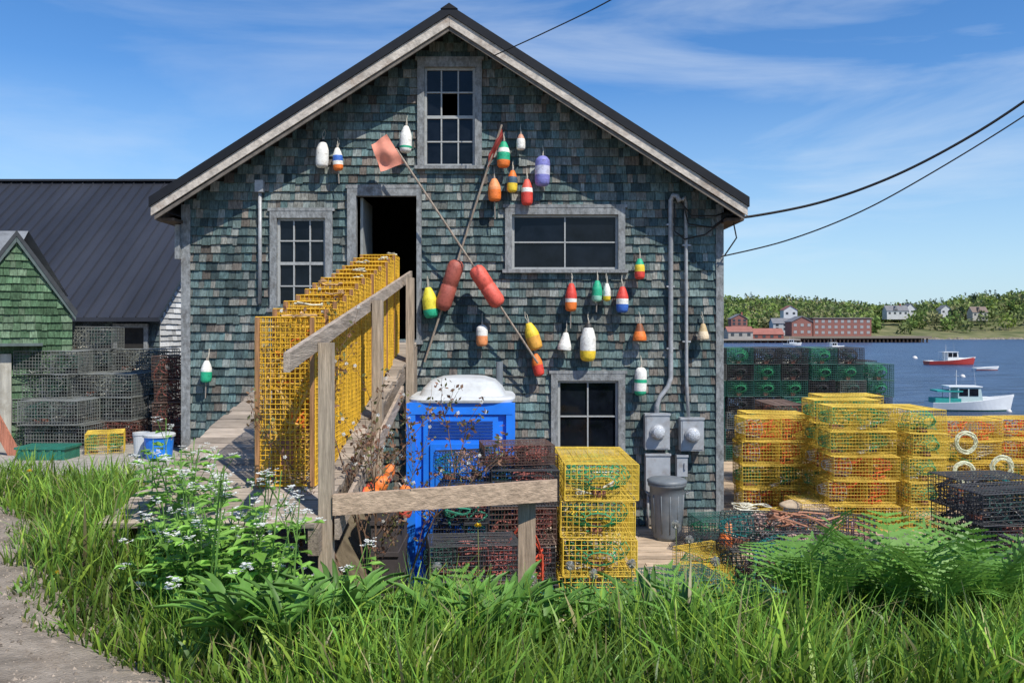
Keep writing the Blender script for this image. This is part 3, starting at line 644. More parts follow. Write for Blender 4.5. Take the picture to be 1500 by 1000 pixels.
# ------------------------------------------------------------ left objects
def bucket(px,py,d,r,hh,m,label,rim,lid=False):
    p=at(px,py,d); p.z=h(p.x,p.y)+.02
    e=empty('bucket',p,label,'bucket'); M=Matrix.Translation(p)
    f=MB(); f.lathe([(0,.01),(r*.85,0),(r*.98,hh*.9),(r*1.05,hh*.9),(r*1.05,hh),(r*.95,hh),(r*.9,hh*.6),(0,hh*.55)],20,M); f.done('body',m,p,e,smooth=False)
    f=MB(); f.path([(p.x+r*math.cos(a),p.y-.02-abs(math.sin(a))*.05,p.z+hh*.92-r*.7*math.sin(a)) for a in np.linspace(0,math.pi,9)],.006,4); f.done('handle',galv,p,e)
    if lid:
        f=MB(); f.lathe([(r*1.07,hh*.9),(r*1.09,hh*.99),(r*1.0,hh*1.03),(0,hh*1.05)],20,M); f.done('lid',rim,p,e)
bucket(207,640,11.6,.11,.34,whiteplastic,'white plastic bucket in the yard',whiteplastic)
bucket(233,640,11.4,.2,.34,mat('bright_blue_tub',(.01,.2,.75),.4),'blue tub with white lid in the yard',whiteplastic,True)
p=Vector((-6.45,11.4,h(-6.45,11.4)+.02)); f=MB(); teal=mat('teal_tote',(.02,.16,.11),.5)
f.bx(p.x-.33,p.x+.33,p.y-.2,p.y+.2,p.z,p.z+.16); f.bx(p.x-.35,p.x+.35,p.y-.22,p.y+.22,p.z+.15,p.z+.18)
for k in range(6): f.bx(p.x-.3+k*.11,p.x-.26+k*.11,p.y-.215,p.y-.2,p.z+.02,p.z+.14)
f.done('storage_tote',teal,p,label='flat teal green plastic tote beside old traps',category='tote')
# long black roofed building
o=Vector((-14,20,1)); bb=empty('long_shed',o,'long low shed with black metal roof and shingled walls','building')
EX=-8.6; e0=3.15; rg=7.35
f=MB()
f.add([(-34,19.6,e0),(EX+.15,19.6,e0),(EX+.15,25,rg),(-34,25,rg),(-34,30.4,e0),(EX+.15,30.4,e0),(-34,19.6,e0-.1),(EX+.15,19.6,e0-.1),(EX+.15,25,rg-.1),(EX+.15,30.4,e0-.1)],[(0,1,2,3),(3,2,5,4),(0,6,7,1),(1,7,8,2),(2,8,9,5)])
for x in np.arange(-33.8,EX+.15,.31):
    a=Vector((x,19.6,e0)); b_=Vector((x,25,rg)); nrm=Vector((0,-(rg-e0),5.4)).normalized()
    f.add([a+Vector((-.018,0,0)),a+Vector((.018,0,0)),b_+Vector((.018,0,0)),b_+Vector((-.018,0,0)),a+nrm*.045,b_+nrm*.045],[(0,4,5,3),(1,2,5,4),(0,1,4)])
f.box((-21,25,rg+.03),(26,.3,.06))
f.done('roof',mat('shed_metal_roof',(.028,.03,.038),.45,var=.25,vscale=.8,stretch=(1,.3,.3)),o,bb)
f=MB(); bk=MB(); shingles(f,bk,lambda z:(-15,EX),.9,e0-.02,[],lambda u,z,d:Vector((u,20+d,z)),.14,[(.08,.1,.12),(.1,.13,.13),(.06,.08,.09)],(.1,.2)); 
bk.bx(-34,-15,20,20.1,.8,e0); bk.quad((EX,20,.5),(EX,30,.5),(EX,30,e0),(EX,20,e0)); bk.add([(EX,20,e0),(EX,30,e0),(EX,25,rg-.15)],[(0,1,2)])
f.done('wall',shingle,o,bb); bk.done('inner_wall',darkin,o,bb)
shw=mat('pale_shingle',(1,1,1),.9,var=.15,vscale=9,stretch=(3,3,.5),bump=.5,bscale=40,attr=True,spec=.15)
f=MB(); shingles(f,None,lambda z:(20,30) if z<e0 else (20+(z-e0)/(rg-e0)*5,30-(z-e0)/(rg-e0)*5),.9,rg-.3,[],lambda u,z,d:Vector((EX-d,u,z)),.14,[(.62,.62,.6),(.7,.7,.68),(.58,.58,.56)],(.25,.5)); f.done('end_wall',shw,o,bb,label='pale grey shingled end wall')
f=MB(); f.bx(-9.6,-8.95,19.93,19.99,1.0,2.9); f.done('doorway',darkin,o,bb)  # solid dark panel, painted shade of the open doorway
f=MB(); f.bx(-9.7,-9.6,19.9,19.99,1.0,3.0);f.bx(-8.95,-8.85,19.9,19.99,1.0,3.0);f.bx(-9.6,-8.95,19.9,19.99,2.9,3.0); f.done('door_casing',trim,o,bb)
# green shed
o=Vector((-7.62,12.8,1.05)); gs=empty('green_shed',o,'small green shingled shed with dark gabled roof edges','shed')
gp=-7.72; gz=4.36; sl=1.5; hw=.84
def glim(z):
    if z<gz-sl*.76: return (gp-.78,gp+.76)
    d=(gz-.06-z)/sl; return (gp-max(0,min(.78,d)),gp+max(0,min(.76,d)))
f=MB(); bk=MB(); shingles(f,bk,glim,.95,gz-.1,[],lambda u,z,d:Vector((u,12.8+d,z)),.12,[(.09,.165,.09),(.115,.19,.11),(.075,.135,.075),(.14,.205,.13)],(.07,.16)); f.done('wall',shingle,o,gs,label='dull green weathered shingles')
for q in(-.78,.76): bk.quad((gp+q,12.8,.95),(gp+q,13.4,.95),(gp+q,13.4,3.2),(gp+q,12.8,3.2))
bk.add([(gp-.78,13.4,.9),(gp+.76,13.4,.9),(gp+.76,13.4,3.2),(gp,13.4,gz-.1),(gp-.78,13.4,3.2)],[(0,1,2,3,4)]); bk.done('inner_wall',darkin,o,gs)
f=MB()
for s in(-1,1): f.ext([(gp,gz+.05),(gp+s*hw,gz+.05-sl*hw),(gp+s*(hw-.03),gz-.02-sl*hw),(gp,gz-.04)],12.72,13.45)
f.done('roof',mat('dark_shed_roof',(.04,.045,.05),.8,var=.3),o,gs)
for s in(-1,1):
    f=MB(); f.ext([(gp+.002*s,gz-.04),(gp+s*(hw-.03),gz-.04-sl*(hw-.03)),(gp+s*(hw-.03),gz-.13-sl*(hw-.03)),(gp+.002*s,gz-.13)],12.73,12.76); f.done('rake_board',mat('dark_trim',(.09,.12,.115),.8),o,gs)
f=MB(); f.bx(gp-.9,gp+.35,12.5,12.76,2.62,2.66); f.done('shelf_roof',mat('dark_trim',(.09,.12,.115)),o,gs)
f=MB()
for k in range(4): f.bx(gp-.7+k*.16,gp-.55+k*.16,12.7,12.74,1.0,2.5+R(-.02,.02),0)
f.done('board_door',mat('cream_boards',(.42,.4,.34),.8,stretch=(3,3,.3),var=.25,dirt=((.25,.22,.17),5,.7)),o,gs)
gs.rotation_euler=(0,0,math.radians(30))
o=Vector((-9.9,13.6,1)); nb=empty('shed',o,'grey roofed shed standing behind the green one','shed')
f=MB(); f.bx(-12,-8.55,13.75,15.5,1,3.6); f.done('wall',mat('grey_boards',(.25,.26,.25),.85,var=.3),o,nb)
f=MB(); f.add([(-12.2,13.5,3.5),(-8.5,13.5,3.5),(-8.5,14.4,4.6),(-12.2,14.4,4.6),(-12.2,15.7,3.5),(-8.5,15.7,3.5)],[(0,1,2,3),(3,2,5,4)]); f.done('roof',mat('grey_shed_roof',(.2,.21,.22)),o,nb)
for (x,a,c) in((-7.25,-.5,(1.3,.6,.45)),(-7.55,-.35,(.9,.6,.5))):
    p=Vector((x,11.7,1.08)); f=MB(); f.box((x,11.7,1.36),(.16,.04,.66),0,c,Matrix.Rotation(a,3,'Y')); f.done('plank',wood_z,p,label='reddish plank leaning by the green shed',category='plank')
# ------------------------------------------------------------ far shore
def hillz(x,y):
    t=max(0,min(1,(y-600)/190)); t2=t*t*(3-2*t)
    rise=20+7*math.sin(x*.011+1)+3*math.sin(x*.03)
    return WZ-.4+(rise+5)*(.55*t+.45*t2)+(2 if y>604 else 0)
hx=list(np.arange(-400,1400,12)); hy=[596,600,604,615,630,650,670,690,710,730,760,800,900,1200]
f=MB(); f.add([(x,y+10*math.sin(x*.02)+5*math.sin(x*.07),hillz(x,y)) for y in hy for x in hx],[(j*len(hx)+i,j*len(hx)+i+1,(j+1)*len(hx)+i+1,(j+1)*len(hx)+i) for j in range(len(hy)-1) for i in range(len(hx)-1)])
f.done('hill',mat('far_meadow',(.1,.14,.05),.95,var=.35,vscale=.05,color2=(.24,.22,.11),spec=.1),kind='structure',label='grassy hillside across the harbour')
f=MB()
for i in range(900):
    x=R(100,460); y=596+10*math.sin(x*.02)+5*math.sin(x*.07)+R(-4,8); r=R(.6,2.2); k=R(.6,1.2)
    P=[Vector((x+R(.6,1)*a*r*1.5,y+R(.6,1)*b_*r,WZ+R(.5,.9)*c*r)) for a,b_,c in((1,0,0),(0,1,0),(-1,0,0),(0,-1,0),(0,0,1))]
    f.add(P,[(0,1,4),(1,2,4),(2,3,4),(3,0,4)],0,(k,k,k))
f.done('shore_rocks',mat('shore_rock',(.24,.2,.15),.9,attr=True),kind='stuff',label='tan and dark rocks along the far shoreline',category='rocks')
foliage=mat('far_foliage',(1,1,1),.9,attr=True,var=.15,vscale=.3,spec=.05,trans=.25)
def crown(f,c,rx,rz_,n,col,sz):
    for _ in range(n):
        v=Vector((random.gauss(0,1),random.gauss(0,1),random.gauss(0,1))).normalized()*R(.5,1.1)*(1+.35*noise.noise(Vector(c)*.1+Vector((_*.37,0,0))))
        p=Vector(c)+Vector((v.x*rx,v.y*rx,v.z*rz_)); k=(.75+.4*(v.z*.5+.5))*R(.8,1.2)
        a=Vector((R(-1,1),R(-1,1),R(-1,1))).normalized(); b_=a.cross(Vector((R(-1,1),R(-1,1),R(-1,1)))).normalized(); s=sz*R(.6,1.3)
        f.add([p-a*s,p+b_*s*.8,p+a*s,p-b_*s*.8],[(0,1,2,3)],0,(col[0]*k,col[1]*k,col[2]*k))
def conifer(f,base,hh,r,col,n=90):
    for _ in range(n):
        t=R(0,1)**.8; a=R(0,6.28); rr=r*(1-t)*R(.5,1.1)+.2; p=Vector(base)+Vector((rr*math.cos(a),rr*math.sin(a),hh*(.12+.88*t))); k=R(.6,1.3); s=r*.35
        f.add([p+Vector((0,0,s*.6)),p+Vector((s*math.cos(a),s*math.sin(a),-s*.5)),p+Vector((-s*math.sin(a)*.6,s*math.cos(a)*.6,-s*.2))],[(0,1,2)],0,(col[0]*k,col[1]*k,col[2]*k))
f=MB(); dec=[(.22,.29,.07),(.17,.25,.07),(.25,.31,.1),(.14,.2,.07),(.2,.24,.09),(.25,.25,.12)]  # greens mixed towards blue, distance haze put into the colour
for i in range(1750):
    x=R(90,560); y=R(622,810); px=750+x*1200/y
    if px>1275 and y<725 and random.random()<.92: continue
    if px<1275 and y<640 and random.random()<.5: continue
    y+=10*math.sin(x*.02); g=hillz(x,y); hh=R(9,16)
    if random.random()<.17 or (y>775 and random.random()<.3): conifer(f,(x,y,g),R(10,18),R(2,3.2),(.05,.08,.05),60)
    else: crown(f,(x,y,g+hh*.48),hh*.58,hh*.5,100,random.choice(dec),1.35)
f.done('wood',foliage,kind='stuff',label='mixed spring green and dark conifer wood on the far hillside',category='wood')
for (px,py,d) in((1392,462,690),(1408,466,700),(1437,470,690),(1352,430,780),(1462,436,770),(1480,432,780),(1428,434,775),(1300,428,790),(1330,428,785),(1070,438,770)):
    p=at(px,py,d); p.z=hillz(p.x,p.y)-.5; e=empty('pine_tree',p,'dark conifer standing on the far hillside','tree','conifers on the far hillside')
    f=MB(); f.path([p,p+Vector((0,0,10))],[.35,.08],6,0,(.4,.3,.25)); f.done('trunk',wood_z,p,e)
    f=MB(); conifer(f,p,R(12,17),R(3,4),(.045,.075,.045),160); f.done('crown',foliage,p,e)
def house(name,px,d,zb,w,dp,hh,rh,wc,rc,label,wins,cat='house',gable_front=False,chim=False,dorm=False):
    x=(px-750)*d/1200; o=Vector((x,d,zb)); e=empty(name,o,label,cat)
    wm_=mat('far_wall_%s'%str(wc),wc,.8,var=.12,vscale=.3); rm=mat('far_roof_%s'%str(rc),rc,.8,var=.15,vscale=.3)
    f=MB(); f.bx(x-w/2,x+w/2,d,d+dp,zb-3,zb+hh)
    if rh>0:
        if gable_front:
            f.ext([(x-w/2,zb+hh),(x+w/2,zb+hh),(x,zb+hh+rh)],d,d+dp)
        else: 
            for sx in(-1,1): f.add([(x+sx*w/2,d,zb+hh),(x+sx*w/2,d+dp,zb+hh),(x+sx*w/2,d+dp/2,zb+hh+rh)],[(0,1,2)])
    f.done('wall',wm_,o,e)
    f=MB(); ov=.5
    if rh<=0: f.bx(x-w/2-ov,x+w/2+ov,d-ov,d+dp+ov,zb+hh+.05,zb+hh+.6)
    elif gable_front:
        for sx in(-1,1): f.ext([(x,zb+hh+rh+.3),(x+sx*(w/2+ov),zb+hh+.3-ov*rh/(w/2)),(x+sx*(w/2+ov),zb+hh-ov*rh/(w/2)),(x,zb+hh+rh)],d-ov,d+dp+ov)
    else:
        zz=zb+hh+.1; f.add([(x-w/2-ov,d-ov,zz-ov),(x+w/2+ov,d-ov,zz-ov),(x+w/2+ov,d+dp/2,zz+rh),(x-w/2-ov,d+dp/2,zz+rh),(x-w/2-ov,d+dp+ov,zz-ov),(x+w/2+ov,d+dp+ov,zz-ov)],[(0,1,2,3),(3,2,5,4)])
    if dorm:
        f.ext([(x-w*.2,zb+hh+.4),(x+w*.0,zb+hh+.4),(x-w*.1,zb+hh+rh*.9)],d-.6,d+dp/2)
    ro=f.done('roof',rm,o,e)
    if chim:
        f=MB(); f.bx(x+w*.2,x+w*.2+1,d+dp/2-.5,d+dp/2+.5,zb+hh+rh*.5,zb+hh+rh+1.6); f.done('chimney',mat('far_brick',(.3,.1,.07),.9),o,ro)
    nc,nr=wins
    for i in range(nc):
        for j in range(nr):
            xx=x-w/2+w*(i+.5)/nc; zz=zb+hh*(j+.5)/nr; ww=min(.9,w/nc*.25); f=MB(); f.bx(xx-ww,xx+ww,d-.1,d-.02,zz-.8,zz+.8); f.done('window',mat('far_window_pale',(.34,.34,.33),.4,var=.2) if name=='waterfront_building' else mat('far_window',(.05,.055,.06),.4,var=.2),o,e)
    return e
REDB=(.27,.11,.085); WH=(.55,.55,.54); GRR=(.18,.18,.19)  # red is muted, with slight distance haze put into the colour
house('waterfront_building',1234,480,-1.5,34,14,9.8,-1,REDB,(.2,.17,.15),'long red brick waterfront building with rows of windows',(9,3),'building')
house('waterfront_building',1175,478,-1.5,12,12,8,3,REDB,GRR,'red waterfront annex with grey gabled roof',(3,2),'building',True)
house('pier_shed',1125,470,-3.5,18,10,3,3,(.25,.08,.06),(.32,.12,.09),'low red roofed pier shed',(4,1),'shed')
house('pier_shed',1085,465,-3,14,10,4,2.6,(.33,.31,.28),(.3,.12,.09),'grey pier shed with red roof',(3,1),'shed')
house('house',1083,560,4.5,11,8,4.6,3,REDB,GRR,'red house with grey gabled roof on the far shore',(3,2),gable_front=True,chim=True)
house('house',1150,520,1,15,8,5,3,(.45,.45,.43),GRR,'pale house with grey roof on the far shore',(3,2))
house('house',1315,690,13,18,9,4.5,4.2,WH,GRR,'white seaside house with steep grey roof and gable',(4,1),chim=True,dorm=True)
house('house',1334,700,14.5,9,9,4.5,4.5,WH,GRR,'white seaside house with front gable',(2,1),gable_front=True)
house('house',1386,715,15,9,8,4,3.5,WH,GRR,'white cottage on the hillside',(2,1),gable_front=True)
house('house',1436,700,12,13,9,4.5,4.5,(.45,.43,.38),(.2,.15,.12),'pale shingled cottage with brown roof',(3,1),dorm=True)
house('house',1158,600,11,10,8,5,3,WH,(.25,.1,.08),'white house with brown roof among trees',(2,1),gable_front=True)
pr=empty('pier',Vector((200,476,WZ)),'long timber pier on dark piles across the harbour','pier'); f=MB(); f.bx(150,243,474,492,-3.2,-2.0,0,(.7,.66,.6)); f.done('deck',wood_x,pr.location,pr)
for x in np.arange(151,243,2.3):
    f=MB(); f.path([(x,475,WZ-2),(x,475,-3.2)],.5,6,0,(.25,.2,.18)); f.done('pile',wood_z,pr.location,pr)
f=MB(); f.bx(151,243,486,488,WZ-1,-3.25,0,(.12,.1,.09)); f.done('bulkhead',wood_x,pr.location,pr)
pr=empty('pier',Vector((140,462,WZ)),'timber pier under the low red roofed sheds','pier'); f=MB(); f.bx(115,162,460,484,-4.2,-3.4); f.done('deck',wood_x,pr.location,pr)
for x in np.arange(116,162,4):
    f=MB(); f.path([(x,461,WZ-2),(x,461,-4)],.4,6,0,(.35,.3,.27)); f.done('pile',wood_z,pr.location,pr)
# ------------------------------------------------------------ boats
def boat(px,pyw,L,beam,hc,cc,label,sheer=(.7,1.5),cab=(.35,.62),cabh=1.7,mirror=False,mast=True,ang=0,boot=(.25,.04,.03),cabin=True,extra=None):
    d=(CAMZ-WZ)*1200/(pyw-480); p=at(px,pyw,d); p.z=WZ
    e=empty('boat',p,label,'boat'); e.rotation_euler=(0,0,ang+(math.pi if mirror else 0))
    hm=mat('hull_paint',(1,1,1),.35,attr=True,var=.06,vscale=1); S=16; f=MB(); V=[]
    for i in range(S+1):
        t=i/S; x=-L/2+L*t; b_=beam/2*(.88+.12*math.sin(t*2.5))*(1-max(0,(t-.45)/.55)**2.2); b_=max(b_,.02); sh=sheer[0]+(sheer[1]-sheer[0])*t**2.2; rake=.06*L*max(0,t-.7)/.3
        for (yy,zz,rk) in((0,-.5+.4*max(0,t-.7)/.3,0),(b_*.72,-.15,.1),(b_*.82,.15,.3),(b_,sh,1),(b_*.93,sh+.02,1),(b_*.9,sh-.25 ,1)):
            V.append((x+rake*rk,yy,zz))
    n=6; 
    def add(sgn):
        o=len(f.v); f.v.extend([(a,sgn*b_,c) for a,b_,c in V])
        for i in range(S):
            for k in range(n-1):
                q=(o+i*n+k,o+(i+1)*n+k,o+(i+1)*n+k+1,o+i*n+k+1); f.f.append(q if sgn>0 else q[::-1]); f.m.append(0); f.c.append(boot if k<2 else hc if k==2 else (.8,.8,.78))
    add(1); add(-1)
    for i in range(S):
        a=V[i*n+5];b_=V[(i+1)*n+5]; f.quad((a[0],-a[1],a[2]),(b_[0],-b_[1],b_[2]),b_,a,0,(.55,.56,.55))
    a=[V[k] for k in range(6)]; f.add([(q[0],q[1],q[2]) for q in a[:4]]+[(q[0],-q[1],q[2]) for q in a[3:0:-1]],[tuple(range(7))],0,hc)
    f.done('hull',hm,(0,0,0),e)
    if cabin:
        x0,x1=-L/2+L*cab[0],-L/2+L*cab[1]; z0=sheer[0]-.2; z1=z0+cabh; w=beam*.33
        f=MB(); f.add([(x0,-w,z0),(x1+.3,-w,z0),(x1,-w,z1),(x0,-w,z1),(x0,w,z0),(x1+.3,w,z0),(x1,w,z1),(x0,w,z1)],[(0,1,2,3),(7,6,5,4),(0,4,5,1),(2,6,7,3),(1,5,6,2),(3,7,4,0)],0,cc)
        f.bx(x0-.9,x1+.15,-w-.1,w+.1,z1,z1+.1,0,(.8,.8,.78)); f.bx(x1+.25,x1+L*.17,-w*.8,w*.8,z0,z0+cabh*.42,0,(.8,.8,.78))
        for sy in(-1,1): f.path([(x0-.8,sy*w,z0),(x0-.8,sy*w,z1)],.04,5,0,(.7,.7,.7))
        cbn=f.done('cabin',hm,(0,0,0),e)
        for sy in(-1,1):
            for k in range(2):
                u0=x0+.12+(x1-x0-.2)*k/2; u1=u0+(x1-x0)/2-.25; f=MB(); f.bx(u0,u1,sy*(w+.02)-.012,sy*(w+.02)+.012,z0+cabh*.5,z1-.15); f.done('window',glass,(0,0,0),cbn)
        f=MB(); f.quad((x1+.14,-w*.85,z0+cabh*.55),(x1+.14,w*.85,z0+cabh*.55),(x1+.06,w*.85,z1-.1),(x1+.06,-w*.85,z1-.1)); f.done('windscreen',glass,(0,0,0),cbn)
    if mast:
        f=MB(); zt=sheer[0]+cabh; f.path([(x0+.2,0,zt-.2),(x0+.2,0,zt+1.5)],.04,5); f.path([(x0+.2,-.5,zt+.9),(x0+.2,.5,zt+.9)],.03,5); f.path([(x1,.3,zt-.1),(x1-.2,.3,zt+2.0)],.015,4); f.done('mast',mat('mast_paint',(.6,.6,.6),.5),(0,0,0),e)
    if extra: extra(e,L,beam,sheer)
    return e
def ex(e,L,beam,sheer):
    f=MB(); f.bx(-L*.46,-L*.14,-beam*.34,beam*.34,.75,1.3); f.done('canopy',mat('teal_canvas',(.02,.3,.27),.7,var=.2),(0,0,0),e)
    f=MB(); f.bx(-L*.44,-L*.12,-beam*.35,beam*.35,1.95,2.1); f.done('awning',mat('teal_canvas',(.02,.3,.27)),(0,0,0),e)
boat(1419,601,7.8,2.8,(.78,.79,.78),(.5,.62,.6),'white lobster boat with teal canopy moored in the harbour',(.85,1.7),(.32,.6),1.8,ang=-.12,extra=ex,boot=(.03,.1,.07))
boat(1391,534,11,3.4,(.45,.05,.04),(.7,.7,.68),'red hulled fishing boat with white cabin',(.9,1.8),(.4,.62),2.2,ang=.05)
boat(1444,542,5,1.8,(.7,.72,.72),(.6,.6,.6),'small grey white skiff on the harbour',(.5,.8),cabin=False,mast=False,ang=.1)
boat(1221,512,9,3,(.7,.7,.68),(.7,.7,.7),'white motor boat near the far pier',(.9,1.6),(.35,.6),2.0,ang=.3)
boat(1160,506,8,3,(.7,.7,.68),(.7,.7,.7),'white motor boat moored by the sheds',(.9,1.6),(.35,.6),2.0,ang=-.3)
for (px,py) in((1478,603),(1410,552),(1340,525)):
    d=(CAMZ-WZ)*1200/(py-480); p=at(px,py,d); p.z=WZ; f=MB(); r=.3*d/90; f.lathe([(0,-r),(r*.7,-r*.6),(r,0),(r*.7,r*.7),(.05,r)],12,Matrix.Translation(p),0,lambda a,b_:(.75,.72,.68)); f.done('mooring_buoy',paint,p,smooth=True,label='round white mooring buoy floating on the water',category='buoy')
# ------------------------------------------------------------ vegetation
grassm=mat('grass_blades',(1,1,1),.45,attr=True,var=.15,vscale=2,trans=.35,spec=.4)
def grass():
    N=112000; y=3.2+(10.8-3.2)*np.random.rand(N)**1.7; x=-8.5+(15.5)*np.random.rand(N)
    b=np.interp(y,XBX,XBV)
    nzv=np.sin(x*3.1+y*2)*np.cos(y*2.7-x)+.5*np.sin(x*7.3)*np.sin(y*6.1)
    ok=(x>b+.25*nzv)&(np.abs(x)<y*.66+.5)
    ok&=~((x>-2.98)&(x<-1.3)&(y>6.1))
    ok&=~((x>-1.35)&(y>6.8+.2*nzv))
    ok&=~((x<-2.7)&(y>9.3+.5*nzv))
    ok&=~((x<-2.9)&(x>-4.2)&(y>8.3+.4*nzv))
    x,y,nzv,b=x[ok],y[ok],nzv[ok],b[ok]; n=len(x); z=H(x,y)
    hh=(.27+.12*nzv+.33*np.random.rand(n)**1.7)*np.clip((x-b)*1.3+.25,.25,1)
    hh*=np.where(y>7.6,.7,1); hh*=1-.2*sm((y-4.8)/1.2)*(x>-1.0); hh=np.clip(hh,.07,.85)
    az=np.random.rand(n)*6.283; lean=(.12+.6*np.random.rand(n)**1.2)*hh; wide=np.random.rand(n)<.35; w=(.003+.0035*np.random.rand(n))*np.where(wide,2.2,1)
    dx,dy=np.cos(az)*lean+.05*hh,np.sin(az)*lean; fa=np.random.rand(n)*6.283; wx,wy=np.cos(fa),np.sin(fa)
    lv=[0,.4,.75,1.0]; wd=[1,.95,.6,.08]; V=np.zeros((n,8,3))
    for k,(t,q) in enumerate(zip(lv,wd)):
        cx_=x+dx*t**2; cy_=y+dy*t**2; cz_=z-.02+hh*(t-.3*t**3*(lean/hh))
        V[:,2*k]=np.stack([cx_-wx*w*q,cy_-wy*w*q,cz_],1); V[:,2*k+1]=np.stack([cx_+wx*w*q,cy_+wy*w*q,cz_],1)
    base=np.arange(n)[:,None]*8
    F=np.concatenate([base+np.array([[0,1,3,2]]),base+np.array([[2,3,5,4]]),base+np.array([[4,5,7,6]])],1).reshape(-1,4)
    me=bpy.data.meshes.new('grass'); me.vertices.add(n*8); me.vertices.foreach_set('co',V.ravel()); me.loops.add(F.size); me.loops.foreach_set('vertex_index',F.ravel().astype(np.int32))
    me.polygons.add(len(F)); me.polygons.foreach_set('loop_start',np.arange(len(F),dtype=np.int32)*4); me.polygons.foreach_set('loop_total',np.full(len(F),4,dtype=np.int32))
    me.update(calc_edges=True)
    k=(.42+1.0*np.random.rand(n))*(1+.28*nzv); yl=np.random.rand(n)**1.3; col=np.stack([.14*k+.13*yl*k,.295*k+.08*yl*k,.045*k],1)
    dry=np.random.rand(n)<.06; col[dry]=np.stack([.42*k[dry],.36*k[dry],.17*k[dry]],1)
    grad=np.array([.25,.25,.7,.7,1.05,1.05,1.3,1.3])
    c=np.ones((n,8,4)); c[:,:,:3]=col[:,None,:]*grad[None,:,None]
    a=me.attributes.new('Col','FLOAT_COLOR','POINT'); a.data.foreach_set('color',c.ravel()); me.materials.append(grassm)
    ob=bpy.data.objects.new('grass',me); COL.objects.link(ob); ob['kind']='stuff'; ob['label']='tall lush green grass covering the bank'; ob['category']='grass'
grass()
leafm=mat('leaf_green',(1,1,1),.5,attr=True,var=.2,vscale=5,trans=.3,spec=.4)
def frond_plant(n,Ls,c):
    f=MB()
    for i in range(n):
        a=R(0,6.28); L=R(*Ls); out=Vector((math.cos(a),math.sin(a),0)); side=Vector((-math.sin(a),math.cos(a),0)); st=R(.0,.9); bend=R(.4,1.0)
        pts=[]; NK=11
        for k in range(NK):
            t=k/(NK-1); ang=1.5-st*.6-bend*t*1.1; 
            pts.append((pts[-1]+ (out*math.cos(ang)+Vector((0,0,1))*math.sin(ang))*L/(NK-1)) if pts else Vector((0,0,0)))
        kk=R(.75,1.25); cc=(c[0]*kk,c[1]*kk,c[2]*kk)
        f.path(pts,[.005*(1-.7*k/NK) for k in range(NK)],3,0,cc)
        for k in range(3,NK):
            t=k/(NK-1); l=L*.3*math.sin(math.pi*min(1,(t-.12)/1.0))**.7+.015; tv=(pts[k]-pts[k-1]).normalized()
            for s in(-1,1):
                dirv=(side*s+tv*.6).normalized(); P=pts[k]; up=Vector((0,0,-.12*l)); wv=L/(NK-1)*.42; lp=[];rp=[]
                M_=5
                for m in range(M_):
                    u=m/M_; u2=(m+.75)/M_; ww=wv*(1-.75*u)
                    lp+=[P+(dirv*l+up)*u+tv*ww*.45,P+(dirv*l+up)*u2+tv*ww]
                    rp+=[P+(dirv*l+up)*u-tv*ww*.45,P+(dirv*l+up)*u2-tv*ww]
                tip=P+dirv*l*1.08+up
                for m in range(len(lp)-1): f.add([lp[m],lp[m+1],rp[m+1],rp[m]],[(0,1,2,3)],0,cc)
                f.add([lp[-1],tip,rp[-1]],[(0,1,2)],0,cc)
    return f
protos=[]
for i in range(4):
    e=empty('feathery_weed',(0,0,0),'feathery green weed with toothed leaves in the grass','weed','feathery weeds on the grassy bank'); frond_plant(9,(.32,.54),(.15,.31,.05)).done('leaf',leafm,(0,0,0),e); protos.append(e)
spots=[(1150,4.6),(1210,4.9),(1280,4.5),(1330,5.2),(1360,4.4),(1400,5.0),(1440,4.5),(1480,5.2),(1240,5.2),(1310,4.2),(1180,5.0),(1455,4.1),(1100,4.8),(1385,5.4),(1500,4.7),(1340,4.7),(1040,4.6),(660,5.0),(700,5.3),(740,5.0),(880,4.6),(930,4.5),(1425,5.4),(1270,4.8),(1220,4.0),(1380,3.9),(1160,4.2),(1420,4.7),(1300,4.9),(1470,4.8),(1200,4.6),(1350,5.0),(1440,4.9),(1390,4.6)]
for i,(px,y) in enumerate(spots):
    x=(px-750)*y/1200; s=R(.8,1.15)
    loc=(x,y,h(x,y)+(.36 if px>1150 else .18))
    if i<4: e=protos[i]; e.location=loc; e.scale=(s,s,s)
    else: copy_thing(protos[i%4],loc,(0,0,R(0,6)),(s,s,s))
def dock(n):
    f=MB()
    for i in range(n):
        a=R(0,6.28); L=R(.22,.45); wd=R(.014,.032); out=Vector((math.cos(a),math.sin(a),0)); side=Vector((-math.sin(a),math.cos(a),0)); kk=R(.6,1.25); P=[]
        st=R(.7,1.45)
        for k in range(7):
            t=k/6; p=out*L*(t*math.cos(st)+.3*t*t)+Vector((0,0,L*(t*math.sin(st)-.3*t**3))); wv=wd*math.sin(math.pi*min(1,t*.93+.07))**.8
            P+=[p-side*wv+Vector((0,0,.012)),p,p+side*wv+Vector((0,0,.012))]
        F=[]
        for k in range(6): F+=[(k*3,k*3+1,k*3+4,k*3+3),(k*3+1,k*3+2,k*3+5,k*3+4)]
        f.add(P,F,0,(.15*kk,.32*kk,.055*kk))
    return f
dk=[]
for i in range(4):
    e=empty('leafy_weed',(0,0,0),'broad leaved green weed growing in tall grass','weed','broad leaved weeds on the bank'); dock(20).done('leaf',leafm,(0,0,0),e,smooth=True); dk.append(e)
for i in range(100):
    y=R(3.9,5.9); px=random.choice([R(330,760),R(330,1480),R(600,1100)]); x=(px-750)*y/1200
    if x<xb(y)+.4: x=xb(y)+R(.4,.9)
    s=R(.8,1.25); loc=(x,y,h(x,y)+R(.08,.22))
    if i<4: e=dk[i]; e.location=loc; e.scale=(s,s,s)
    else: copy_thing(dk[i%4],loc,(0,0,R(0,6)),(s,s,s))
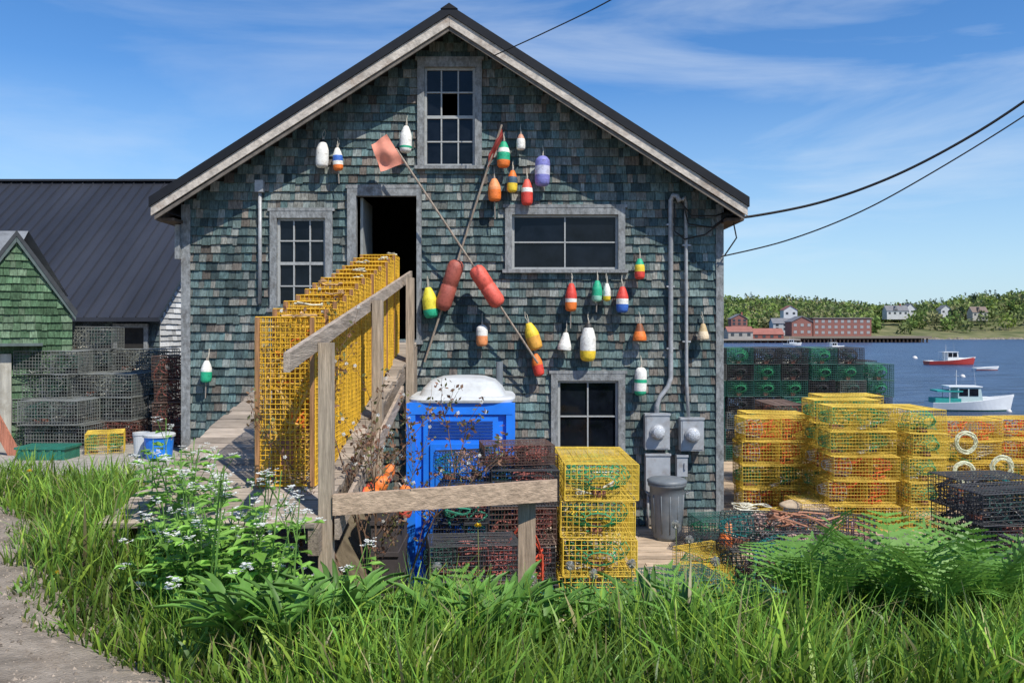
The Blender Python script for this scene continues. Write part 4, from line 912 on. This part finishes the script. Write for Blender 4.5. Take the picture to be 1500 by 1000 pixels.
def mustard():
    st,lf,fl=MB(),MB(),MB()
    for q in range(5):
        x0,y0=R(-.12,.12),R(-.12,.12); hh=R(.45,.95); lx,ly=R(-.2,.2),R(-.2,.2)
        top=Vector((x0+lx,y0+ly,hh)); pts=[Vector((x0,y0,0)),Vector((x0+lx*.3,y0+ly*.3,hh*.5)),top]; st.path(pts,[.006,.005,.003],4,0,(.2,.38,.08))
        for k in range(19):
            t=R(.1,.95); p=pts[0].lerp(top,t); a=R(0,6.28); l=R(.05,.1)*(1.2-.5*t); d=Vector((math.cos(a),math.sin(a),R(-.1,.4))); sd=Vector((-math.sin(a),math.cos(a),0)); kk=R(.7,1.3)
            b0=p+d*l*.5; lf.add([b0,b0+d*l*.35+sd*l*.5,b0+d*l*.9+sd*l*.25,b0+d*l*1.3+Vector((0,0,-.02)),b0+d*l*.9-sd*l*.25,b0+d*l*.35-sd*l*.5],[(0,1,2,3),(0,3,4,5)],0,(.22*kk,.42*kk,.07*kk)); st.path([p,b0],.0015,3,0,(.15,.3,.06))
        for k in range(2):
            c=top+Vector((R(-.07,.07),R(-.07,.07),R(-.12,.02))); st.path([top-Vector((0,0,.15)),c],.002,3,0,(.15,.3,.06))
            for m in range(9):
                p=c+Vector((R(-.025,.025),R(-.025,.025),R(-.015,.015)))
                for w in range(4):
                    a=w*math.pi/2+R(-.2,.2); dd=Vector((math.cos(a),math.sin(a),R(0,.5)))*.012; ss=Vector((-math.sin(a),math.cos(a),0))*.006
                    fl.add([p,p+dd*.7+ss,p+dd,p+dd*.7-ss],[(0,1,2,3)],0,(1,1,1))
    return st,lf,fl
petal=mat('white_petal',(.8,.8,.76),.7,var=.05,trans=.25)
mp_=[]
for i in range(3):
    e=empty('flowering_plant',(0,0,0),'leafy green weed with clusters of small white flowers','wildflower','white flowered weeds on the bank')
    a,b_,c=mustard(); a.done('stem',leafm,(0,0,0),e); b_.done('leaf',leafm,(0,0,0),e); c.done('flower',petal,(0,0,0),e); mp_.append(e)
sp=[(290,5.3),(330,5.5),(260,5.6),(350,5.1),(300,5.9),(380,5.6),(240,6.0),(320,4.9),(400,5.3),(270,5.0),(360,5.9),(425,5.7),(300,6.4),(445,5.3),(330,6.3),(310,5.2),(370,5.2),(280,5.7),(345,5.7),(395,4.9)]
for i,(px,y) in enumerate(sp):
    x=(px-750)*y/1200; s=R(1.05,1.5); loc=(x,y,h(x,y)+.05)
    if i<3: e=mp_[i]; e.location=loc; e.scale=(s,s,s)
    else: copy_thing(mp_[i%3],loc,(0,0,R(0,6)),(s,s,s))
for (px,py,d,kind) in((43,690,7.9,0),(82,852,5.2,0),(283,886,4.6,1),(835,828,5.0,1),(990,768,5.4,1),(1048,822,5.0,1),(700,770,5.2,0),(1335,858,4.7,1),(250,700,6.6,0),(925,825,5.1,1),(870,840,4.8,1),(780,850,4.6,1),(1010,790,5.6,1),(1120,815,5.0,1),(640,830,4.8,1)):
    t=at(px,py,d); g=h(t.x,t.y); t.z=max(t.z,g+.1); o=Vector((t.x,t.y,g)); e=empty('dandelion',o,'dandelion seed head on a thin stalk' if kind else 'yellow dandelion flower on a thin stalk','dandelion')
    f=MB(); f.path([o,(o.x+.01,o.y,(g+t.z)/2),t],.003,4,0,(.3,.33,.12)); f.done('stalk',leafm,o,e)
    f=MB()
    for k in range(130):
        v=Vector((random.gauss(0,1),random.gauss(0,1),random.gauss(0,1)))
        if not kind: v.z=abs(v.z)*.4
        v.normalize(); q=t+v*(.03 if kind else .024); s=v.cross(Vector((.3,.5,.8))).normalized()*.004; f.add([t+s*.3,q+s,q-s],[(0,1,2)])
    f.done('flower_head',mat('seed_fluff',(.6,.58,.52),.9,trans=.4) if kind else mat('dandelion_yellow',(.85,.6,.02),.7),o,e)
# twiggy shrub
o=Vector((-1.12,6.75,h(-1.12,6.75))); sh=empty('flowering_shrub',o,'sparse twiggy shrub with small pale blossoms beside the ramp','shrub')
tr,lf,fl=MB(),MB(),MB()
def grow(p,d,L,r,lev):
    n=5; pts=[p]; 
    for k in range(n):
        d=(d+Vector((R(-.14,.14),R(-.14,.14),R(-.06,.14)))).normalized(); pts.append(pts[-1]+d*L/n)
    tr.path(pts,[r*(1-.5*k/n) for k in range(n+1)],5,0,(.5,.36,.28))
    if lev<2:
        for k in range(5 if lev else 5):
            q=pts[random.randint(3 if lev==0 else 2,n)]; dd=(d+Vector((R(-1,1),R(-.8,.8),R(-.3,.5)))*.9).normalized(); grow(q,dd,L*R(.2,.36) if lev==0 else L*R(.4,.6),r*.5,lev+1)
    if lev>=1:
        for k in range(12):
            q=pts[random.randint(1,n)]+Vector((R(-.04,.04),R(-.04,.04),R(-.03,.04))); a=Vector((R(-1,1),R(-1,1),R(-1,1))).normalized(); b2=a.cross(Vector((R(-1,1),R(-1,1),R(-1,1)))).normalized(); s=R(.014,.028); kk=R(.7,1.3)
            lf.add([q-a*s,q+b2*s*.55,q+a*s,q-b2*s*.55],[(0,1,2,3)],0,random.choice([(.24*kk,.14*kk,.08*kk),(.2*kk,.2*kk,.07*kk),(.26*kk,.13*kk,.08*kk)]))
        if random.random()<.4:
            q=pts[-1]
            for m in range(5):
                a=m*1.257; dd=Vector((math.cos(a),R(-.4,.4),math.sin(a)))*.016; ss=Vector((-math.sin(a),0,math.cos(a)))*.006
                fl.add([q,q+dd*.7+ss,q+dd,q+dd*.7-ss],[(0,1,2,3)],0,(1,.9,.85))
for k in range(5):
    grow(o+Vector((R(-.08,.08),R(-.1,.1),.02)),Vector((-.05+.06*k,R(-.1,.1),1)).normalized(),R(1.7,2.4),.010,0)
tr.done('trunk',wood_z,o,sh); lf.done('crown',leafm,o,sh); fl.done('blossom',petal,o,sh)
# ------------------------------------------------------------ world, sun, camera
w=bpy.data.worlds.new('World'); scene.world=w; w.use_nodes=True; nt=w.node_tree; N=nt.nodes; L=nt.links
S=Vector((.5,-.62,1.02)).normalized(); el=math.asin(S.z); rot=math.atan2(S.x,S.y)
bg=N['Background']; sky=N.new('ShaderNodeTexSky'); sky.sky_type='NISHITA'; sky.sun_disc=False; sky.sun_elevation=el; sky.sun_rotation=rot; sky.ozone_density=1.6; sky.air_density=1.0; sky.dust_density=.1
hs=N.new('ShaderNodeHueSaturation'); hs.inputs['Saturation'].default_value=1.3; L.new(sky.outputs[0],hs.inputs['Color'])
tm=N.new('ShaderNodeMix'); tm.data_type='RGBA'; tm.blend_type='MULTIPLY'; tm.inputs[0].default_value=1; tm.inputs[7].default_value=(.9,.98,1.13,1); L.new(hs.outputs[0],tm.inputs[6])
tc=N.new('ShaderNodeTexCoord'); mp=N.new('ShaderNodeMapping'); mp.inputs['Scale'].default_value=(1.3,1.3,6.5); mp.inputs['Rotation'].default_value=(0,-.25,.3); mp.inputs['Location'].default_value=(.7,.2,.3)
sx_=N.new('ShaderNodeSeparateXYZ'); L.new(tc.outputs['Generated'],sx_.inputs[0])
hr=N.new('ShaderNodeValToRGB'); hr.color_ramp.elements[0].position=0.0; hr.color_ramp.elements[0].color=(.75,.75,.75,1); hr.color_ramp.elements[1].position=.28; hr.color_ramp.elements[1].color=(0,0,0,1); L.new(sx_.outputs['Z'],hr.inputs['Fac'])
hm_=N.new('ShaderNodeMix'); hm_.data_type='RGBA'; hm_.inputs[7].default_value=(3.3,4.9,6.4,1); L.new(hr.outputs['Color'],hm_.inputs[0]); L.new(tm.outputs[2],hm_.inputs[6])
nz=N.new('ShaderNodeTexNoise'); nz.inputs['Scale'].default_value=1.3; nz.inputs['Detail'].default_value=10; nz.inputs['Roughness'].default_value=.58; nz.inputs['Distortion'].default_value=.6
L.new(tc.outputs['Generated'],mp.inputs['Vector']); L.new(mp.outputs[0],nz.inputs['Vector'])
cr=N.new('ShaderNodeValToRGB'); cr.color_ramp.elements[0].position=.47; cr.color_ramp.elements[0].color=(0,0,0,1); cr.color_ramp.elements[1].position=.82; cr.color_ramp.elements[1].color=(.6,.6,.6,1)
L.new(nz.outputs['Fac'],cr.inputs['Fac']); mx=N.new('ShaderNodeMix'); mx.data_type='RGBA'; mx.inputs[7].default_value=(6.0,6.6,7.2,1)
xr=N.new('ShaderNodeMapRange'); xr.inputs['From Min'].default_value=-.35; xr.inputs['From Max'].default_value=.35; xr.inputs['To Min'].default_value=.5; xr.inputs['To Max'].default_value=1.15; L.new(sx_.outputs['X'],xr.inputs['Value'])
cm=N.new('ShaderNodeMath'); cm.operation='MULTIPLY'; L.new(cr.outputs['Color'],cm.inputs[0]); L.new(xr.outputs[0],cm.inputs[1])
L.new(cm.outputs[0],mx.inputs[0]); L.new(hm_.outputs[2],mx.inputs[6]); L.new(mx.outputs[2],bg.inputs['Color']); bg.inputs['Strength'].default_value=.138
sl=bpy.data.lights.new('sun','SUN'); sl.energy=5.0; sl.angle=math.radians(.5); sl.color=(1,.95,.86); so_=bpy.data.objects.new('sun',sl); COL.objects.link(so_); so_.rotation_euler=(-S).to_track_quat('-Z','Y').to_euler(); so_.location=(5,-5,12)
cam=bpy.data.cameras.new('camera'); co=bpy.data.objects.new('camera',cam); COL.objects.link(co); co.location=(0,0,CAMZ); co.rotation_euler=(math.pi/2,0,0); cam.sensor_width=36; cam.lens=28.8; cam.shift_y=-20/1500; cam.clip_end=9000; cam.clip_start=.05
scene.camera=co
scene.view_settings.view_transform='Standard'; scene.view_settings.look='None'; scene.view_settings.exposure=0
